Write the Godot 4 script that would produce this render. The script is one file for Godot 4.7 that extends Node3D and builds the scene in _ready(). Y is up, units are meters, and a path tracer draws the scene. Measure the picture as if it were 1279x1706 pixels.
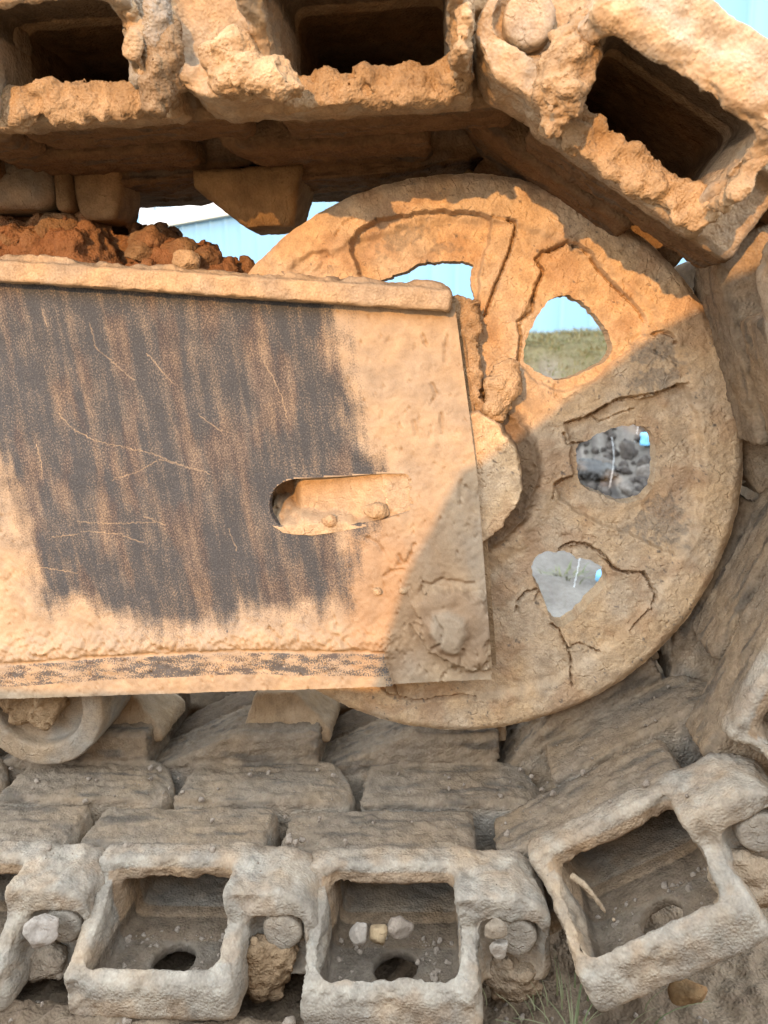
extends Node3D

# ------------------------------------------------------------------ noises
var n_lo := noise(1, 5.0, 4)
var n_mid := noise(2, 28.0, 4)
var n_hi := noise(3, 110.0, 3)
var n_tone := noise(4, 12.0, 4)
var n_clod := cells(5, 55.0)
var n_clod_big := cells(6, 26.0)
var n_crack := cells(7, 14.0, FastNoiseLite.RETURN_DISTANCE2_SUB)
var M := {}
var used := {}

const TAN := Color(0.48, 0.345, 0.21)
const PALE := Color(0.305, 0.274, 0.227)
const BROWN := Color(0.25, 0.165, 0.09)
const REDDISH := Color(0.25, 0.125, 0.062)
const STEEL := Color(0.064, 0.067, 0.071)


func noise(s: int, f: float, oct: int) -> FastNoiseLite:
	var n := FastNoiseLite.new()
	n.seed = s
	n.noise_type = FastNoiseLite.TYPE_SIMPLEX_SMOOTH
	n.frequency = f
	n.fractal_octaves = oct
	n.fractal_type = FastNoiseLite.FRACTAL_FBM
	return n


func cells(s: int, f: float, ret := FastNoiseLite.RETURN_DISTANCE) -> FastNoiseLite:
	var n := FastNoiseLite.new()
	n.seed = s
	n.noise_type = FastNoiseLite.TYPE_CELLULAR
	n.frequency = f
	n.fractal_type = FastNoiseLite.FRACTAL_NONE
	n.cellular_return_type = ret
	n.cellular_jitter = 1.0
	return n


# ------------------------------------------------------------------ nodes
func numbered(called: String) -> String:
	if not used.has(called):
		used[called] = 0
		return called
	used[called] += 1
	return "%s_%03d" % [called, used[called]]


func tag(o: Node3D, label: String, category := "", group := "", kind := "") -> Node3D:
	if label != "":
		o.set_meta("label", label)
	if category != "":
		o.set_meta("category", category)
	if group != "":
		o.set_meta("group", group)
	if kind != "":
		o.set_meta("kind", kind)
	return o


func thing(called: String, at: Vector3, label: String, category: String, group := "") -> Node3D:
	var o := Node3D.new()
	o.name = numbered(called)
	o.position = at
	add_child(o)
	tag(o, label, category, group)
	return o


func put(called: String, m: Mesh, mat: Material, parent: Node = self) -> MeshInstance3D:
	var o := MeshInstance3D.new()
	o.mesh = m
	o.material_override = mat
	o.name = numbered(called) if parent == self else called
	parent.add_child(o, true)
	return o


func mesh_of(v: PackedVector3Array, n: PackedVector3Array, idx: PackedInt32Array, c := PackedColorArray(), uv := PackedVector2Array()) -> ArrayMesh:
	var a := []
	a.resize(Mesh.ARRAY_MAX)
	a[Mesh.ARRAY_VERTEX] = v
	a[Mesh.ARRAY_NORMAL] = n
	a[Mesh.ARRAY_INDEX] = idx
	if c.size() == v.size():
		a[Mesh.ARRAY_COLOR] = c
	if uv.size() == v.size():
		a[Mesh.ARRAY_TEX_UV] = uv
	var m := ArrayMesh.new()
	m.add_surface_from_arrays(Mesh.PRIMITIVE_TRIANGLES, a)
	return m


func normals_of(v: PackedVector3Array, idx: PackedInt32Array) -> PackedVector3Array:
	var n := PackedVector3Array()
	n.resize(v.size())
	for t in range(0, idx.size(), 3):
		var a := idx[t]
		var b := idx[t + 1]
		var c := idx[t + 2]
		var f := (v[c] - v[a]).cross(v[b] - v[a])
		n[a] += f
		n[b] += f
		n[c] += f
	for i in n.size():
		n[i] = n[i].normalized()
	return n


# ------------------------------------------------------------------ surface nets of a distance field
func net(f: Callable, lo: Vector3, hi: Vector3, c: float) -> Array:
	var nx := int(ceil((hi.x - lo.x) / c)) + 1
	var ny := int(ceil((hi.y - lo.y) / c)) + 1
	var nz := int(ceil((hi.z - lo.z) / c)) + 1
	var sx := 1
	var sy := nx
	var sz := nx * ny
	var val := PackedFloat32Array()
	val.resize(nx * ny * nz)
	val.fill(1e9)
	var ids := PackedInt32Array()
	ids.resize(nx * ny * nz)
	ids.fill(-1)
	var blk := 5
	var reach := blk * c * 0.87 * 1.25 + 0.004
	var blocks: Array[Vector3i] = []
	for bz in range(0, nz - 1, blk):
		for by in range(0, ny - 1, blk):
			for bx in range(0, nx - 1, blk):
				var d: float = f.call(lo + Vector3(bx + blk * 0.5, by + blk * 0.5, bz + blk * 0.5) * c)
				if absf(d) > reach:
					continue
				blocks.append(Vector3i(bx, by, bz))
				for k in range(bz, mini(bz + blk, nz - 1) + 1):
					for j in range(by, mini(by + blk, ny - 1) + 1):
						for i in range(bx, mini(bx + blk, nx - 1) + 1):
							var at := i + j * sy + k * sz
							if val[at] > 1e8:
								val[at] = f.call(lo + Vector3(i, j, k) * c)
	var v := PackedVector3Array()
	var offs := PackedInt32Array([0, sx, sy, sx + sy, sz, sx + sz, sy + sz, sx + sy + sz])
	var ce: Array[Vector3] = []
	for q in 8:
		ce.append(Vector3(q & 1, (q >> 1) & 1, (q >> 2) & 1))
	var ea := PackedInt32Array([0, 2, 4, 6, 0, 1, 4, 5, 0, 1, 2, 3])
	var eb := PackedInt32Array([1, 3, 5, 7, 2, 3, 6, 7, 4, 5, 6, 7])
	for b in blocks:
		for k in range(b.z, mini(b.z + blk, nz - 1)):
			for j in range(b.y, mini(b.y + blk, ny - 1)):
				for i in range(b.x, mini(b.x + blk, nx - 1)):
					var at := i + j * sy + k * sz
					var neg := 0
					for q in 8:
						if val[at + offs[q]] < 0.0:
							neg += 1
					if neg == 0 or neg == 8:
						continue
					var s := Vector3.ZERO
					var cnt := 0
					for e in 12:
						var da := val[at + offs[ea[e]]]
						var db := val[at + offs[eb[e]]]
						if (da < 0.0) != (db < 0.0):
							s += ce[ea[e]].lerp(ce[eb[e]], da / (da - db))
							cnt += 1
					ids[at] = v.size()
					v.append(lo + (Vector3(i, j, k) + s / cnt) * c)
	var idx := PackedInt32Array()
	for b in blocks:
		for k in range(maxi(b.z, 1), mini(b.z + blk, nz - 1)):
			for j in range(maxi(b.y, 1), mini(b.y + blk, ny - 1)):
				for i in range(maxi(b.x, 1), mini(b.x + blk, nx - 1)):
					var at := i + j * sy + k * sz
					if ids[at] < 0:
						continue
					var neg := val[at] < 0.0
					if neg != (val[at + sx] < 0.0):
						quad(idx, ids[at], ids[at - sy], ids[at - sy - sz], ids[at - sz], neg)
					if neg != (val[at + sy] < 0.0):
						quad(idx, ids[at], ids[at - sz], ids[at - sx - sz], ids[at - sx], neg)
					if neg != (val[at + sz] < 0.0):
						quad(idx, ids[at], ids[at - sx], ids[at - sx - sy], ids[at - sy], neg)
	return [v, idx]


func quad(idx: PackedInt32Array, a: int, b: int, c: int, d: int, flip: bool) -> void:
	if a < 0 or b < 0 or c < 0 or d < 0:
		return
	if flip:
		idx.append_array([a, b, c, a, c, d])
	else:
		idx.append_array([a, c, b, a, d, c])


func box(p: Vector3, c: Vector3, h: Vector3, r: float) -> float:
	var q := (p - c).abs() - h + Vector3(r, r, r)
	return q.max(Vector3.ZERO).length() + minf(maxf(q.x, maxf(q.y, q.z)), 0.0) - r


func smin(a: float, b: float, k: float) -> float:
	var h := maxf(k - absf(a - b), 0.0) / k
	return minf(a, b) - h * h * k * 0.25


func smax(a: float, b: float, k: float) -> float:
	return -smin(-a, -b, k)


func dust(p: Vector3, base: Color, other: Color, share := 0.5) -> Color:
	var t := clampf(n_tone.get_noise_3dv(p) * 1.3 + share - 0.5 + n_lo.get_noise_3dv(p + Vector3(3, 1, 7)) * 0.8 + 0.5, 0.0, 1.0)
	var c := base.lerp(other, t)
	var g := 1.0 + 0.22 * n_mid.get_noise_3dv(p * 1.3)
	return Color(c.r * g, c.g * g, c.b * g)


# a muddy lump: net of a field, roughened along its normals, tinted
func muddy(f: Callable, lo: Vector3, hi: Vector3, c: float, rough: float, base: Color, other: Color, seed_at := Vector3.ZERO) -> ArrayMesh:
	var r := net(f, lo, hi, c)
	return roughened(r[0], r[1], rough, base, other, seed_at)


func roughened(v0: PackedVector3Array, idx: PackedInt32Array, rough: float, base: Color, other: Color, seed_at := Vector3.ZERO) -> ArrayMesh:
	var v := v0.duplicate()
	var n := normals_of(v, idx)
	var col := PackedColorArray()
	col.resize(v.size())
	for i in v.size():
		var p := v[i] + seed_at
		var d := n_mid.get_noise_3dv(p) * 0.9 + n_hi.get_noise_3dv(p) * 0.55 - (n_clod.get_noise_3dv(p) + 0.55) * 0.8
		v[i] += n[i] * d * rough
		col[i] = dust(p, base, other)
	return mesh_of(v, normals_of(v, idx), idx, col)


# ------------------------------------------------------------------ textures and materials
func make_textures() -> void:
	var s := 512
	var a := noise(21, 0.018, 6).get_seamless_image(s, s)
	var b := noise(22, 0.12, 3).get_seamless_image(s, s)
	var cr := cells(23, 0.022, FastNoiseLite.RETURN_DISTANCE2_SUB)
	cr.domain_warp_enabled = true
	cr.domain_warp_amplitude = 18.0
	cr.domain_warp_frequency = 0.02
	var c := cr.get_seamless_image(s, s)
	var pit := cells(24, 0.13).get_seamless_image(s, s)
	for im in [a, b, c, pit]:
		im.convert(Image.FORMAT_L8)
	var da: PackedByteArray = a.get_data()
	var db: PackedByteArray = b.get_data()
	var dc: PackedByteArray = c.get_data()
	var dp: PackedByteArray = pit.get_data()
	var alb := PackedByteArray()
	var hei := PackedByteArray()
	alb.resize(s * s * 3)
	hei.resize(s * s)
	for i in s * s:
		var fa := da[i] / 255.0
		var fb := db[i] / 255.0
		var crack := clampf(dc[i] / 255.0 * 9.0 - 0.5, 0.0, 1.0)
		crack = lerpf(1.0, crack, smoothstep(0.58, 0.74, fa))
		var ph := dp[i] / 255.0
		hei[i] = int(clampf((fa * 0.52 + fb * 0.18 + (1.0 - ph) * 0.20) * (0.88 + 0.12 * crack), 0.0, 1.0) * 255.0)
		var g := 0.93 + 0.20 * (fa - 0.5) + 0.20 * (fb - 0.5)
		g *= 0.92 + 0.08 * crack
		alb[i * 3] = int(clampf(g + 0.02, 0, 1) * 255)
		alb[i * 3 + 1] = int(clampf(g, 0, 1) * 255)
		alb[i * 3 + 2] = int(clampf(g - 0.025, 0, 1) * 255)
	M.t_alb = ImageTexture.create_from_image(Image.create_from_data(s, s, false, Image.FORMAT_RGB8, alb))
	var hei2 := PackedByteArray()
	hei2.resize(s * s)
	for i in s * s:
		var fa := da[i] / 255.0
		var fb := db[i] / 255.0
		var crack := lerpf(1.0, clampf(dc[i] / 255.0 * 14.0 - 0.3, 0.0, 1.0), smoothstep(0.56, 0.72, fa))
		hei2[i] = int(clampf(fa * 0.40 + (1.0 - dp[i] / 255.0) * 0.12 + fb * 0.12 + 0.28 * crack, 0.0, 1.0) * 255.0)
	M.t_hei2 = ImageTexture.create_from_image(Image.create_from_data(s, s, false, Image.FORMAT_L8, hei2))
	M.t_hei = ImageTexture.create_from_image(Image.create_from_data(s, s, false, Image.FORMAT_L8, hei))


func earth(name_: String, scale: float, bump: float, rough := 0.95, tint := Color.WHITE) -> StandardMaterial3D:
	var m := StandardMaterial3D.new()
	m.resource_name = name_
	m.albedo_color = tint
	m.vertex_color_use_as_albedo = true
	m.albedo_texture = M.t_alb
	m.uv1_triplanar = true
	m.uv1_scale = Vector3.ONE * scale
	m.heightmap_enabled = true
	m.heightmap_texture = M.t_hei
	m.heightmap_scale = bump
	m.roughness = rough
	m.metallic_specular = 0.25
	return m


func plain(name_: String, c: Color, rough := 0.8) -> StandardMaterial3D:
	var m := StandardMaterial3D.new()
	m.resource_name = name_
	m.albedo_color = c.linear_to_srgb()
	m.roughness = rough
	m.metallic_specular = 0.3
	return m


func make_materials() -> void:
	make_textures()
	M.dust = earth("dried dust over cast steel", 4.0, 0.5)
	M.dust_fine = earth("fine dried dust", 4.7, 0.42)
	M.dust_fine.heightmap_texture = M.t_hei2
	M.mud = earth("crumbly mud", 4.5, 0.9)
	M.ground = earth("ground soil", 3.0, 1.0)
	M.far_ground = earth("pale ground", 0.9, 1.5)


# ------------------------------------------------------------------ a plate with relief: a grid in x and y, cut by outlines, with depth to the back
class Relief:
	var x0: float
	var y0: float
	var c: float
	var nx: int
	var ny: int
	var g: PackedFloat32Array   # distance to the outline, negative inside the material
	var h: PackedFloat32Array
	func _init(lo: Vector2, hi: Vector2, cell: float) -> void:
		x0 = lo.x
		y0 = lo.y
		c = cell
		nx = int(ceil((hi.x - lo.x) / c)) + 1
		ny = int(ceil((hi.y - lo.y) / c)) + 1
		g = PackedFloat32Array()
		g.resize(nx * ny)
		g.fill(-1.0)
		h = PackedFloat32Array()
		h.resize(nx * ny)
	func at(i: int, j: int) -> Vector2:
		return Vector2(x0 + i * c, y0 + j * c)
	# distance to a polyline, within reach, as a grid
	func near(line: PackedVector2Array, reach: float, closed: bool) -> PackedFloat32Array:
		var d := PackedFloat32Array()
		d.resize(nx * ny)
		d.fill(reach)
		var count := line.size() if closed else line.size() - 1
		for k in count:
			var a := line[k]
			var b := line[(k + 1) % line.size()]
			var i0 := maxi(0, int((minf(a.x, b.x) - reach - x0) / c))
			var i1 := mini(nx - 1, int((maxf(a.x, b.x) + reach - x0) / c) + 1)
			var j0 := maxi(0, int((minf(a.y, b.y) - reach - y0) / c))
			var j1 := mini(ny - 1, int((maxf(a.y, b.y) + reach - y0) / c) + 1)
			for j in range(j0, j1 + 1):
				for i in range(i0, i1 + 1):
					var p := Vector2(x0 + i * c, y0 + j * c)
					var q := Geometry2D.get_closest_point_to_segment(p, a, b)
					var e := p.distance_to(q)
					if e < d[i + j * nx]:
						d[i + j * nx] = e
		return d
	# signed distance to a closed outline: negative inside, clipped to reach
	func signed(line: PackedVector2Array, reach: float) -> PackedFloat32Array:
		var d := near(line, reach, true)
		var lo := line[0]
		var hi := line[0]
		for p in line:
			lo = lo.min(p)
			hi = hi.max(p)
		for j in range(maxi(0, int((lo.y - y0) / c)), mini(ny - 1, int((hi.y - y0) / c) + 1) + 1):
			for i in range(maxi(0, int((lo.x - x0) / c)), mini(nx - 1, int((hi.x - x0) / c) + 1) + 1):
				if Geometry2D.is_point_in_polygon(at(i, j), line):
					d[i + j * nx] = -d[i + j * nx]
		return d
	func cut(d: PackedFloat32Array) -> void:   # takes away where d is negative
		for k in g.size():
			g[k] = maxf(g[k], -d[k])
	func keep(d: PackedFloat32Array) -> void:   # keeps only where d is negative
		for k in g.size():
			g[k] = maxf(g[k], d[k])
	func build(z_front: float, z_back: float, color: Callable) -> Array:
		var v := PackedVector3Array()
		var n := PackedVector3Array()
		var col := PackedColorArray()
		var uv := PackedVector2Array()
		var idx := PackedInt32Array()
		var id := PackedInt32Array()
		id.resize(nx * ny)
		id.fill(-1)
		var c2 := 2.0 * c
		for j in ny:
			for i in nx:
				var k := i + j * nx
				var d := g[k]
				if d > 1.6 * c:
					continue
				var l := maxi(i - 1, 0) + j * nx
				var r := mini(i + 1, nx - 1) + j * nx
				var t := i + mini(j + 1, ny - 1) * nx
				var b := i + maxi(j - 1, 0) * nx
				var p := Vector2(x0 + i * c, y0 + j * c)
				if d > 0.0:
					var linked := false
					for dj in [-1, 0, 1]:
						for di in [-1, 0, 1]:
							var ii: int = i + di
							var jj: int = j + dj
							if ii >= 0 and jj >= 0 and ii < nx and jj < ny and g[ii + jj * nx] <= 0.0:
								linked = true
					if not linked:
						continue
					var gr := Vector2(g[r] - g[l], g[t] - g[b])
					if gr.length() > 1e-6:
						p -= gr.normalized() * minf(d, 1.4 * c)
				id[k] = v.size()
				v.append(Vector3(p.x, p.y, z_front + h[k]))
				n.append(Vector3((h[l] - h[r]) / c2, (h[b] - h[t]) / c2, 1.0).normalized())
				col.append(color.call(p, k))
				uv.append(Vector2((p.x - x0) / ((nx - 1) * c), 1.0 - (p.y - y0) / ((ny - 1) * c)))
		var cell := PackedByteArray()
		cell.resize(nx * ny)
		for j in ny - 1:
			for i in nx - 1:
				var k := i + j * nx
				var inside := 0
				for q in [k, k + 1, k + nx, k + nx + 1]:
					if id[q] < 0:
						inside = -9
					elif g[q] <= 0.0:
						inside += 1
				if inside < 1:
					continue
				cell[k] = 1
				idx.append_array([id[k], id[k + nx], id[k + 1], id[k + 1], id[k + nx], id[k + nx + 1]])
		# walls and back
		var front := v.size()
		for k in front:
			v.append(Vector3(v[k].x, v[k].y, z_back))
			n.append(Vector3(0, 0, -1))
			col.append(col[k])
			uv.append(uv[k])
		var faces := idx.size()
		for t in range(0, faces, 3):
			idx.append_array([idx[t] + front, idx[t + 2] + front, idx[t + 1] + front])
		for j in ny:
			for i in nx:
				var k := i + j * nx
				var here := cell[k] == 1
				var left := i > 0 and cell[k - 1] == 1
				var below := j > 0 and cell[k - nx] == 1
				if here != left and j < ny - 1:
					wall(v, n, col, uv, idx, id[k], id[k + nx], front, here)
				if here != below and i < nx - 1:
					wall(v, n, col, uv, idx, id[k], id[k + 1], front, not here)
		return [v, n, idx, col, uv]
	func wall(v: PackedVector3Array, n: PackedVector3Array, col: PackedColorArray, uv: PackedVector2Array, idx: PackedInt32Array, a: int, b: int, front: int, flip: bool) -> void:
		var e := v[b] - v[a]
		var m := Vector3(-e.y, e.x, 0.0).normalized() * (1.0 if flip else -1.0)
		var s := v.size()
		for q in [a, b, a + front, b + front]:
			v.append(v[q])
			n.append(m)
			col.append(col[q])
			uv.append(uv[q])
		if flip:
			idx.append_array([s, s + 2, s + 1, s + 1, s + 2, s + 3])
		else:
			idx.append_array([s, s + 1, s + 2, s + 1, s + 3, s + 2])


# ------------------------------------------------------------------ the track shoe (u along the track, v towards the wheel, w across)
func shoe_field(p: Vector3) -> float:
	if p.z < -0.13:
		if p.z < -0.22:
			return box(p, Vector3(0.005, -0.108, -0.30), Vector3(0.195, 0.017, 0.27), 0.004)
		return minf(smax(shoe_half(Vector3(p.x, p.y, -0.26 - p.z)), -0.20 - p.z, 0.005), box(p, Vector3(0.005, -0.108, -0.30), Vector3(0.195, 0.017, 0.27), 0.004))
	return shoe_half(p)


func shoe_wide(p: Vector3) -> float:
	return smax(shoe_half(Vector3(p.x, p.y, -0.26 - p.z)), -0.37 - p.z, 0.005)


func shoe_half(p: Vector3) -> float:
	var d := box(p, Vector3(0.005, -0.026, -0.08), Vector3(0.15, 0.076, 0.06), 0.007)
	d = smax(d, (p.y - (p.x + 0.105) * 0.43) * 0.92, 0.006)
	d = smax(d, (p.x - 0.152 - p.y * 0.2) * 0.98, 0.006)
	d = smin(d, box(p, Vector3(0.02, -0.10, -0.05), Vector3(0.17, 0.035, 0.09), 0.01), 0.006)
	var b := box(p, Vector3(0.085, -0.045, 0.026), Vector3(0.14, 0.045, 0.058), 0.010)
	b = smax(b, (p.x + absf(p.z - 0.045) * 0.55 - 0.226) * 0.87, 0.02)
	b = smax(b, (p.y + (p.x - 0.19) * 0.55) * 0.87, 0.02)
	d = minf(d, b)
	var c := box(p, Vector3(-0.022, -0.055, 0.138), Vector3(0.134, 0.05, 0.047), 0.010)
	c = smax(c, (p.y - 0.35 + (p.x + 0.02) * 2.6) * 0.36, 0.02)
	d = minf(d, c)
	d = smin(d, box(p, Vector3(0.0, -0.058, 0.205), Vector3(0.107, 0.060, 0.022), 0.01), 0.006)
	var q := Vector2(Vector2(p.x - 0.15, p.y + 0.05).length() - 0.05, absf(p.z - 0.237) - 0.048)
	var boss := minf(maxf(q.x + 0.008, q.y + 0.008), 0.0) + q.max(Vector2(-0.008, -0.008)).length() * 0.0 + Vector2(maxf(q.x + 0.008, 0.0), maxf(q.y + 0.008, 0.0)).length() - 0.008
	boss = smin(boss, box(p, Vector3(0.120, -0.045, 0.237), Vector3(0.042, 0.045, 0.048), 0.006), 0.006)
	boss = smin(boss, box(p, Vector3(0.145, -0.085, 0.237), Vector3(0.052, 0.041, 0.047), 0.02), 0.008)
	boss = smax(boss, -box(p, Vector3(0.149, -0.074, 0.29), Vector3(0.035, 0.041, 0.026), 0.016), 0.005)
	d = smin(d, boss, 0.008)
	var pk := box(p, Vector3(0.005, -0.066, 0.275), Vector3(0.107, 0.061, 0.077), 0.014)
	pk = smax(pk, (p.y + 0.44 * (p.z - 0.2) + 0.004) / 1.0925, 0.012)
	d = smin(d, pk, 0.010)
	d = smax(d, -box(p, Vector3(0.003, -0.02, 0.278), Vector3(0.081, 0.093, 0.054), 0.014), 0.008)
	d = minf(d, box(p, Vector3(0.005, -0.108, 0.032), Vector3(0.195, 0.017, 0.172), 0.004))
	d = smax(d, -box(p, Vector3(0.003, -0.071, 0.12), Vector3(0.079, 0.041, 0.13), 0.012), 0.008)
	d = smin(d, box(p, Vector3(0.0, -0.119, 0.06), Vector3(0.105, 0.008, 0.27), 0.003), 0.006)
	var hole := Vector2(p.x - 0.004, p.z - 0.266).length() - 0.027
	d = smax(d, -maxf(hole, absf(p.y + 0.12) - 0.03), 0.006)
	return d


func lug_field(p: Vector3) -> float:
	var d := box(p, Vector3(0.09, 0.055, -0.11), Vector3(0.078, 0.036, 0.06), 0.004)
	d = smax(d, (p.z + 0.055 + (p.y - 0.045) * 0.75) * 0.8, 0.004)
	d = smax(d, (p.x - 0.163 + (p.y - 0.045) * 1.2) * 0.64, 0.004)
	d = smax(d, (0.022 - p.x + (p.y - 0.045) * 0.35) * 0.94, 0.004)
	return d


var shoe_net: Array
var shoe_far: Array
var shoe_long: Array
var lug_net: Array
var pin_net: Array

func make_shoe(mid: Vector2, deg: float, label: String, tone: float, lug_at: float, crust: float, lumps := [], pins := true) -> Node3D:
	var t := thing("track_shoe", Vector3(mid.x, mid.y, 0), label, "track shoe", "shoes of the crawler track round the wheel")
	t.rotation_degrees.z = deg
	var off := Vector3(mid.x * 7.3, deg * 0.11, mid.y * 5.1)
	var v: PackedVector3Array = shoe_net[0].duplicate()
	var idx: PackedInt32Array = shoe_net[1].duplicate()
	var n: PackedVector3Array = shoe_net[2].duplicate()
	var base := v.size()
	var other_side: Array = shoe_long if absf(deg) < 10.0 else shoe_far
	v.append_array(other_side[0])
	n.append_array(other_side[2])
	var more: PackedInt32Array = other_side[1]
	for k in more:
		idx.append(k + base)
	var col := PackedColorArray()
	col.resize(v.size())
	for i in v.size():
		var l := v[i]
		if deg > 150.0 and l.y > 0.0:
			l.y *= 0.3
			v[i] = l
		var p := l + off
		var front := smoothstep(0.16, 0.23, l.z)
		var rim := front * smoothstep(0.5, 0.75, 1.0 - absf(l.y + 0.44 * (l.z - 0.2) + 0.004) * 9.0)
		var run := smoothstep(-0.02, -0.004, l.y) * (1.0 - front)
		var big := n_mid.get_noise_3dv(p)
		var clod := 0.5 - n_clod_big.get_noise_3dv(p) - 0.62
		var small := -n_clod.get_noise_3dv(p) - 0.45
		var mask := smoothstep(-0.05, 0.35, n_tone.get_noise_3dv(p * 0.8 + Vector3(9, 2, 4)) + crust - 0.5)
		var d := big * 0.0020 + n_hi.get_noise_3dv(p) * 0.0014
		d += mask * (0.12 + 0.88 * rim) * (1.0 - 0.8 * smoothstep(0.0, -0.02, absf(l.y) - 0.02) * (1.0 - rim)) * (clod * 0.006 + small * 0.007 + n_hi.get_noise_3dv(p * 1.3) * 0.003 + 0.002)
		if run > 0.0:
			d += run * (0.0030 * n_hi.get_noise_3d(p.x * 0.10, p.y, p.z * 0.8) + 0.0022 * n_mid.get_noise_3d(p.x * 0.4, p.y, p.z * 1.6) - 0.0030 * smoothstep(0.2, 0.45, n_hi.get_noise_3d(p.x * 0.25, p.y, p.z * 0.5)))
		v[i] += n[i] * d
		var c := PALE.lerp(TAN, clampf(tone + 0.7 * n_tone.get_noise_3dv(p * 0.7) - 0.1 * front, 0.0, 1.0))
		c = c.lerp(Color(0.165, 0.115, 0.070) if absf(deg) < 120.0 else Color(0.16, 0.098, 0.052), run * (0.65 if absf(deg) < 120.0 else 0.95))  # path rows brown; top shoes darker, underside shade put into the colour
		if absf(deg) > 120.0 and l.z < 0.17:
			c = c.lerp(Color(0.15, 0.09, 0.048), 0.8)  # shade painted over the inner parts of the top shoes
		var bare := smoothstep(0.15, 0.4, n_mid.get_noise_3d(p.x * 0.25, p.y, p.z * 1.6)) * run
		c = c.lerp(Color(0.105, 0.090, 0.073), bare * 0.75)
		c = c.lerp(Color(0.41, 0.375, 0.31), rim * 0.55 * smoothstep(-0.2, 0.3, n_mid.get_noise_3dv(p * 0.8)))
		var warm := smoothstep(0.05, 0.35, n_tone.get_noise_3dv(p * 1.1 + Vector3(6, 6, 1)))
		c = c.lerp(Color(0.36, 0.225, 0.115), warm * 0.28 * (1.0 - run))
		if deg < 120.0 and l.z > 0.17 and l.z < 0.235 and absf(l.x) < 0.088 and l.y < -0.012:
			c = c.lerp(Color(0.30, 0.19, 0.10), 0.6)
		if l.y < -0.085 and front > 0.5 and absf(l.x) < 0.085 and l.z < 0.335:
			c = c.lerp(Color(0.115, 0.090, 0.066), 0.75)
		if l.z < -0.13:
			c = c.lerp(Color(0.10, 0.07, 0.045), 0.8)  # far side coloured dark, so gaps between shoes look shaded
		var g := 1.0 + 0.25 * big + 0.22 * n_hi.get_noise_3dv(p)
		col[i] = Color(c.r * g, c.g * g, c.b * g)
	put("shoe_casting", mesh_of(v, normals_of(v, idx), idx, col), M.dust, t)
	var lug := put("drive_lug", roughened(lug_net[0], lug_net[1], 0.0018, BROWN.lerp(TAN, 0.55) if deg < 120.0 else Color(0.20, 0.125, 0.06), TAN.lerp(PALE, 0.3) if deg < 120.0 else Color(0.30, 0.19, 0.09), off), M.dust_fine, t)
	lug.position = Vector3(lug_at - 0.09, 0.0 if lug_at < 0.12 else -0.020, 0.0 if lug_at < 0.12 else 0.05)
	var far_lug := put("drive_lug", lug.mesh, M.dust_fine, t)
	far_lug.position = lug.position + Vector3(0, 0, -0.26)
	if deg > 120.0:
		far_lug.position.y -= 0.035
	if absf(deg) > 10.0:
		t.remove_child(far_lug)
		far_lug.queue_free()
	if crust >= 0.72:
		var pale := PALE.lerp(TAN, clampf(tone * 1.2, 0.0, 1.0))
		var cr := func(p: Vector3) -> float:
			var q := p + off
			var b := box(p, Vector3(-0.005, -0.016, 0.232), Vector3(0.096, 0.017, 0.008), 0.004)
			b = smin(b, box(p, Vector3(-0.094, -0.062, 0.275), Vector3(0.006, 0.045, 0.040), 0.004), 0.006)
			return b + 0.009 * n_mid.get_noise_3dv(q) + 0.006 * (n_clod_big.get_noise_3dv(q * 1.2) + 0.5) + 0.006 * n_hi.get_noise_3dv(q * 0.6)
		put("mud_crust", muddy(cr, Vector3(-0.13, -0.13, 0.19), Vector3(0.11, 0.02, 0.34), 0.0035, 0.004, pale, pale.lerp(BROWN, 0.4), off), M.mud, t)
	for lump in lumps:
		var lp: Vector3 = lump[0]
		var lr: Vector3 = lump[1]
		var lc: Color = lump[2]
		var lo := put("packed_mud", muddy(lump_field.bind(lr, 0.2), lr * -1.5, lr * 1.5, 0.0034, 0.005, lc, lc.lerp(BROWN, 0.4), lp + off), M.mud, t)
		lo.position = t.transform.affine_inverse() * lp
		lo.rotation_degrees.z = -deg
	if lug_at < 0.0:
		t.remove_child(lug)
		lug.queue_free()
	if pins:
		put("link_pin", roughened(pin_net[0], pin_net[1], 0.0015, PALE, TAN.lerp(PALE, 1.0 - tone), off), M.dust_fine, t)
	return t


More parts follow.
